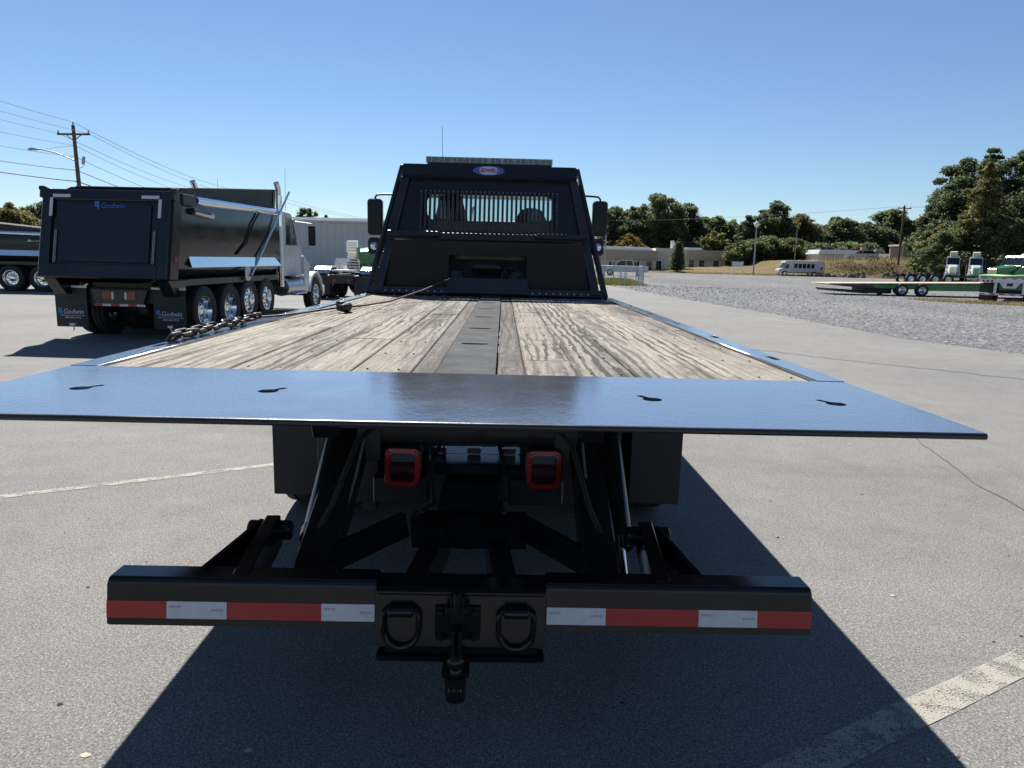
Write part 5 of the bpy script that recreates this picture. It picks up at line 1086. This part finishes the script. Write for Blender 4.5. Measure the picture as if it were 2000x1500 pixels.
wallx(9.05,21,27,0,2.35,[(10.05,11.1,.9,2.3),(12.25,13.4,.9,2.3),(15.35,16.4,1.0,2.3),(17.9,19.1,1.1,2.3)],'cream_wall')
MB().box(9.0,19.9,26.2,35,2.36,4.45).build('fascia','tan_fascia',of,.02)
MB().box(19.95,21.2,26.1,35,0,4.75).build('end_block','cream_wall',of,.02)
MB().prism([(9.4,4.46),(13,4.46),(12.8,5.0),(9.6,5.0)],'y',28,34).build('roof_unit','roof_metal',of)
MB().cyl((.9,4,4.2),(.9,4,5.6),.35,n=12).build('vent','roof_metal',of)

lw = empty('white_building', (65.6,137,2.75), 0, 'long low white roofed building behind the parked pickup trucks', 'building')
MB().box(-5.5,5.5,0,6,-.3,1.2).build('wall','cream_wall',lw); MB().prism([(-5.8,1.21),(5.8,1.21),(5.5,2.05),(-5.5,2.05)],'y',-.4,6.4).build('roof','roof_metal',lw)
MB().box(3.6,4.3,2.0,2.7,2.05,2.7).build('chimney','brick_red',lw)
cs_ = empty('concrete_shelter', (69.5,122,2.85), 0, 'small open concrete shelter with square columns on the bank', 'shelter')
MB().box(-2.6,2.9,-.2,3.2,2.45,2.72).build('roof_slab','concrete',cs_,.03)
for x in (-2.3,-1.9,-.3,.25,1.7,2.3): MB().box(x,x+.32,.0,.32,-.2,2.445).build('column','concrete',cs_,.02)
MB().box(-2.4,2.6,2.8,3.0,-.2,2.445).build('back_wall','concrete',cs_)
MB().bar((-.2,-1.2,-.2),(2.0,-.4,1.0),.35,.2).build('fallen_slab','dull_white',cs_)
# rubble along the bank
for k in range(26):
    x = 50.8+k*.32+random.uniform(-.2,.2)+(k > 17)*2.2; y = 112.0+random.uniform(-.6,1.6)
    if x > 53: y = 110.9+random.uniform(-.3,1.2)
    h = float(H(np.array(x),np.array(y))); s_ = random.uniform(.25,.55)
    mb = MB(); 
    me_v = []
    for zz, rr in ((-.5,.7),(0,1.0),(.45,.85),(.8,.35)):
        for j in range(7):
            t = 2*math.pi*j/7; q = s_*rr*random.uniform(.75,1.2); me_v.append((q*math.cos(t), q*math.sin(t)*.8, zz*s_*1.2))
    mb.add(me_v, [(i*7+j, i*7+(j+1)%7, (i+1)*7+(j+1)%7, (i+1)*7+j) for i in range(3) for j in range(7)]+[tuple(range(6,-1,-1)), tuple(21+j for j in range(7))])
    o = mb.build('boulder','rock',None,smooth=0); o.location = (x,y,h+.15)
    tag(o,'dark boulder in the rubble at the foot of the dry bank behind the bus','boulder','boulders along the bank')

# ---- poles and wires
up_ = empty('utility_pole', (-31.5,55,0), 0, 'wooden utility pole with crossarm and street lamp arm above the dump truck', 'utility pole')
MB().tube([(.15,0,-.3),(.05,0,4),(-.10,0,10.45)],[.19,.165,.12],12).build('pole','wood_pole',up_)
MB().bar((-1.2,-.15,9.78),(1.15,-.15,9.82),.10,.13).bar((-.55,-.15,9.75),(-.1,-.1,9.35),.05,.05).bar((.5,-.15,9.75),(-.05,-.1,9.35),.05,.05).build('crossarm','wood_pole',up_)
mb = MB()
INS = [(-1.12,-.15,9.85),(1.07,-.15,9.88),(-.10,0,10.46)]
for p in INS: mb.lathe([(0,.03),(.05,.06),(.10,.055),(.14,.06),(.2,.03),(.22,.001)],p,'z',10)
mb.build('insulators','galvanised',up_)
la = MB().tube([(0,-.1,7.9),(-1.4,-.1,8.45),(-2.4,-.1,8.66),(-2.95,-.1,8.68)],.045,8).tube([(0,-.1,9.0),(-1.4,-.1,8.85),(-2.2,-.1,8.7)],.012,6).build('lamp_arm','galvanised',up_)
MB().prism([(-3.4,8.60),(-2.8,8.62),(-2.75,8.72),(-3.1,8.78),(-3.4,8.70)],'y',-.28,.08).build('lamp_head','galvanised',la,.02)
MB().cyl((.45,-.05,7.7),(.55,-.05,8.25),.11,n=10).tube([(.1,0,7.4),(.4,-.05,7.5),(.5,-.05,7.7)],.02,6).build('cut_out','galvanised',up_)
def wire(parent, p, q, sag, r, n=18):
    p = Vector(p); q = Vector(q)
    return MB().tube([p.lerp(q,t)-Vector((0,0,sag*4*t*(1-t))) for t in np.linspace(0,1,n)],r,5).build('wire','wire',parent)
dA = Vector((-7.9,65,.6)); dZ = Vector((7.6,-65,.9))
for p, r, sg in [(INS[0],.014,1.3),(INS[1],.014,1.3),((-.10,0,10.68),.016,1.2),((0,-.1,9.0),.013,1.5),((0,-.1,8.2),.016,1.6),((0,-.1,7.25),.024,1.4),((0,-.1,6.45),.034,1.2)]:
    wire(up_, Vector(p), Vector(p)+dA, sg, r); wire(up_, Vector(p), Vector(p)+dZ+Vector((0,0,random.uniform(-.1,.2))), sg, r)
u2 = empty('utility_pole', (-39.4,120,0), 0, 'far utility pole top just above the dump body', 'utility pole')
MB().tube([(0,0,0),(0,0,11.4)],[.18,.13],8).build('pole','wood_pole',u2); MB().box(-1.25,1.25,-.2,-.08,10.9,11.05).build('crossarm','wood_pole',u2)
for x in (-1.2,-.5,.6,1.2): MB().lathe([(0,.04),(.1,.08),(.25,.03)],(x,-.14,11.05),'z',8).build('insulator','galvanised',u2)
wire(u2,(-1.2,-.14,11.2),(13,70,10.6),1.2,.02); wire(u2,(1.2,-.14,11.2),(15,70,10.6),1.2,.02)
u3 = empty('utility_pole', (-25.7,190,0), 0, 'small far utility pole above the grey warehouse roof', 'utility pole')
MB().tube([(-12.5,0,0),(-12.5,0,11.2)],[.2,.15],8).build('pole','wood_pole',u3); MB().box(-14,-11,-.2,-.05,10.4,10.6).build('crossarm','wood_pole',u3)
u4 = empty('utility_pole', (60.6,110,2.4), 0, 'wooden utility pole with crossarm in front of the right tree line', 'utility pole')
MB().tube([(0,0,-.3),(0,0,8.6)],[.17,.12],10).build('pole','wood_pole',u4); MB().box(-1.0,1.0,-.18,-.06,8.1,8.25).build('crossarm','wood_pole',u4)
for x in (-.9,-.3,.9): MB().lathe([(0,.04),(.1,.07),(.22,.03)],(x,-.12,8.25),'z',8).build('insulator','galvanised',u4)
wire(u4,(-.9,-.12,8.4),(-70,75,9.5),1.5,.018); wire(u4,(.9,-.12,8.4),(40,-60,8.2),1.2,.018)
lp = empty('lamp_post', (38.45,110,0), 0, 'slim lamp post with a round white head left of the bus', 'lamp post')
MB().tube([(0,0,-.2),(-.05,0,7.3)],[.13,.08],10).build('post','galvanised',lp)
MB().lathe([(-.45,.001),(-.4,.2),(-.15,.36),(.12,.36),(.36,.22),(.45,.001)],(-.06,0,7.65),'z',16).build('round_head','sign_white',lp)
lp2 = empty('thin_pole', (43.0,106,0), 0, 'thin plain metal pole standing behind the bus roof', 'pole')
MB().tube([(0,0,0),(0,0,6.6)],[.06,.045],8).cyl((0,0,6.6),(0,0,6.7),.09,n=10).build('shaft','galvanised',lp2)
lp3 = empty('thin_pole', (8.55,60,0), 0, 'grey pole beside the right mirror of the tow truck', 'pole')
MB().tube([(0,0,-.1),(0,0,4.4)],[.075,.06],10).box(-.12,.12,-.08,.08,4.4,4.5).build('shaft','galvanised',lp3)
# ---- wire fence on the grass patch
fe = empty('wire_fence', (8,48,0), 0, 'short run of grey wire fence with two small white signs on the grass', 'fence')
path = [(-1.4,10),(-.9,1.5),(-.5,0),(.9,-.6),(1.7,1.0),(2.3,6)]
mb = MB()
for (x0,y0),(x1,y1) in zip(path[:-1],path[1:]):
    a, b_ = Vector((x0,y0,0)), Vector((x1,y1,0)); L = (b_-a).length; n = max(2,int(L/.22))
    MB().cyl(a,a+Vector((0,0,1.32)),.032,n=8).build('post','galvanised',fe)
    MB().cyl(a+Vector((0,0,1.27)),b_+Vector((0,0,1.27)),.020,n=6).build('rail','galvanised',fe)
    for k in range(n+1): p = a.lerp(b_,k/n); mb.cyl(p,p+Vector((0,0,1.25)),.0075,n=4)
    for z in np.arange(.05,1.25,.14): mb.cyl(a+Vector((0,0,z)),b_+Vector((0,0,z)),.0065,n=4)
tag(mb.build('wire_mesh','galvanised',fe), kind='stuff')
MB().cyl((2.3,6,0),(2.3,6,1.32),.032,n=8).build('post','galvanised',fe)
for x in (-.18,.12): MB().box(x,x+.22,-.42,-.40,.52,.86).build('sign','sign_white',fe)
for x in (-.08,.22): MB().box(x-.03,x+.03,-.39,-.33,0,.9).build('sign_post','galvanised',fe)
# ---- chain link fence below the grove
f2 = empty('chain_link_fence', (66,84,0), 0, 'dark chain link fence running below the tall grove', 'fence')
mb = MB()
for k in range(16):
    x = -9+k*1.4; y = 4-k*.35; z = float(H(np.array(66+x),np.array(84+y)))
    MB().cyl((x,y,z),(x,y,z+2.9),.045,n=6).build('post','galvanised',f2)
    z2 = float(H(np.array(66+x+1.4),np.array(84+y-.35)))
    for zz in np.arange(.2,2.9,.3): mb.cyl((x,y,z+zz),(x+1.4,y-.35,z2+zz),.012,n=4)
    for j in range(5): mb.cyl((x+.28*j,y-.07*j,z),(x+.28*j,y-.07*j,z+2.8),.012,n=4)
tag(mb.build('fence_mesh','galvanised',f2), kind='stuff')
# guard rail board and white trailer box right of the office
sg = empty('site_sign', (36.6,112,.9), 0, 'small white framed board beside the lamp post', 'sign')
MB().box(-.75,-.63,0,.1,-.9,1.2).box(.75,.87,0,.1,-.9,1.2).build('post','sign_white',sg); MB().box(-.62,.74,.02,.08,.35,1.15).build('board','silver_paint',sg)
# ---- debris on the asphalt: crumbs, pale leaves
V = []
def chips(pts, size, matname, name, label):
    mb = MB()
    for x, y in pts:
        s_ = size*random.uniform(.6,1.4); a = random.uniform(0,6.28); hgt = s_*random.uniform(.25,.6)
        ring = [(x+s_*random.uniform(.6,1.2)*math.cos(a+t), y+.7*s_*random.uniform(.6,1.2)*math.sin(a+t), .002) for t in np.linspace(0,2*math.pi,7)[:-1]]
        mb.add(ring+[(x+s_*.2,y,hgt)], [(i,(i+1)%6,6) for i in range(6)])
    return tag(mb.build(name,matname,smooth=0), label, 'debris', kind='stuff')
pts = [(-1.60,3.34),(-1.72,3.05),(-1.33,2.2),(-2.2,3.9),(-1.15,3.55),(-2.9,4.0),(-1.2,4.5),(-1.05,4.2),(1.53,3.05),(1.72,3.8),(2.35,2.75),(2.2,2.7),(1.95,2.16),(1.98,2.04),(-2.0,2.3),(2.9,3.6),(-.95,2.5),(2.6,4.6)]
pts += [(random.uniform(-8,9), random.uniform(2,14)) for k in range(170)]
chips(pts, .0095, 'pebble', 'asphalt_crumbs', 'small black crumbs scattered on the asphalt')
chips([(1.22,3.25),(1.20,4.9),(-.62,1.98),(-1.1,1.95),(1.60,2.0),(1.5,1.98),(2.0,3.1),(-1.9,5.0),(3.2,6.0)], .013, 'pale_leaf', 'fallen_leaves', 'few pale dry leaves on the asphalt')
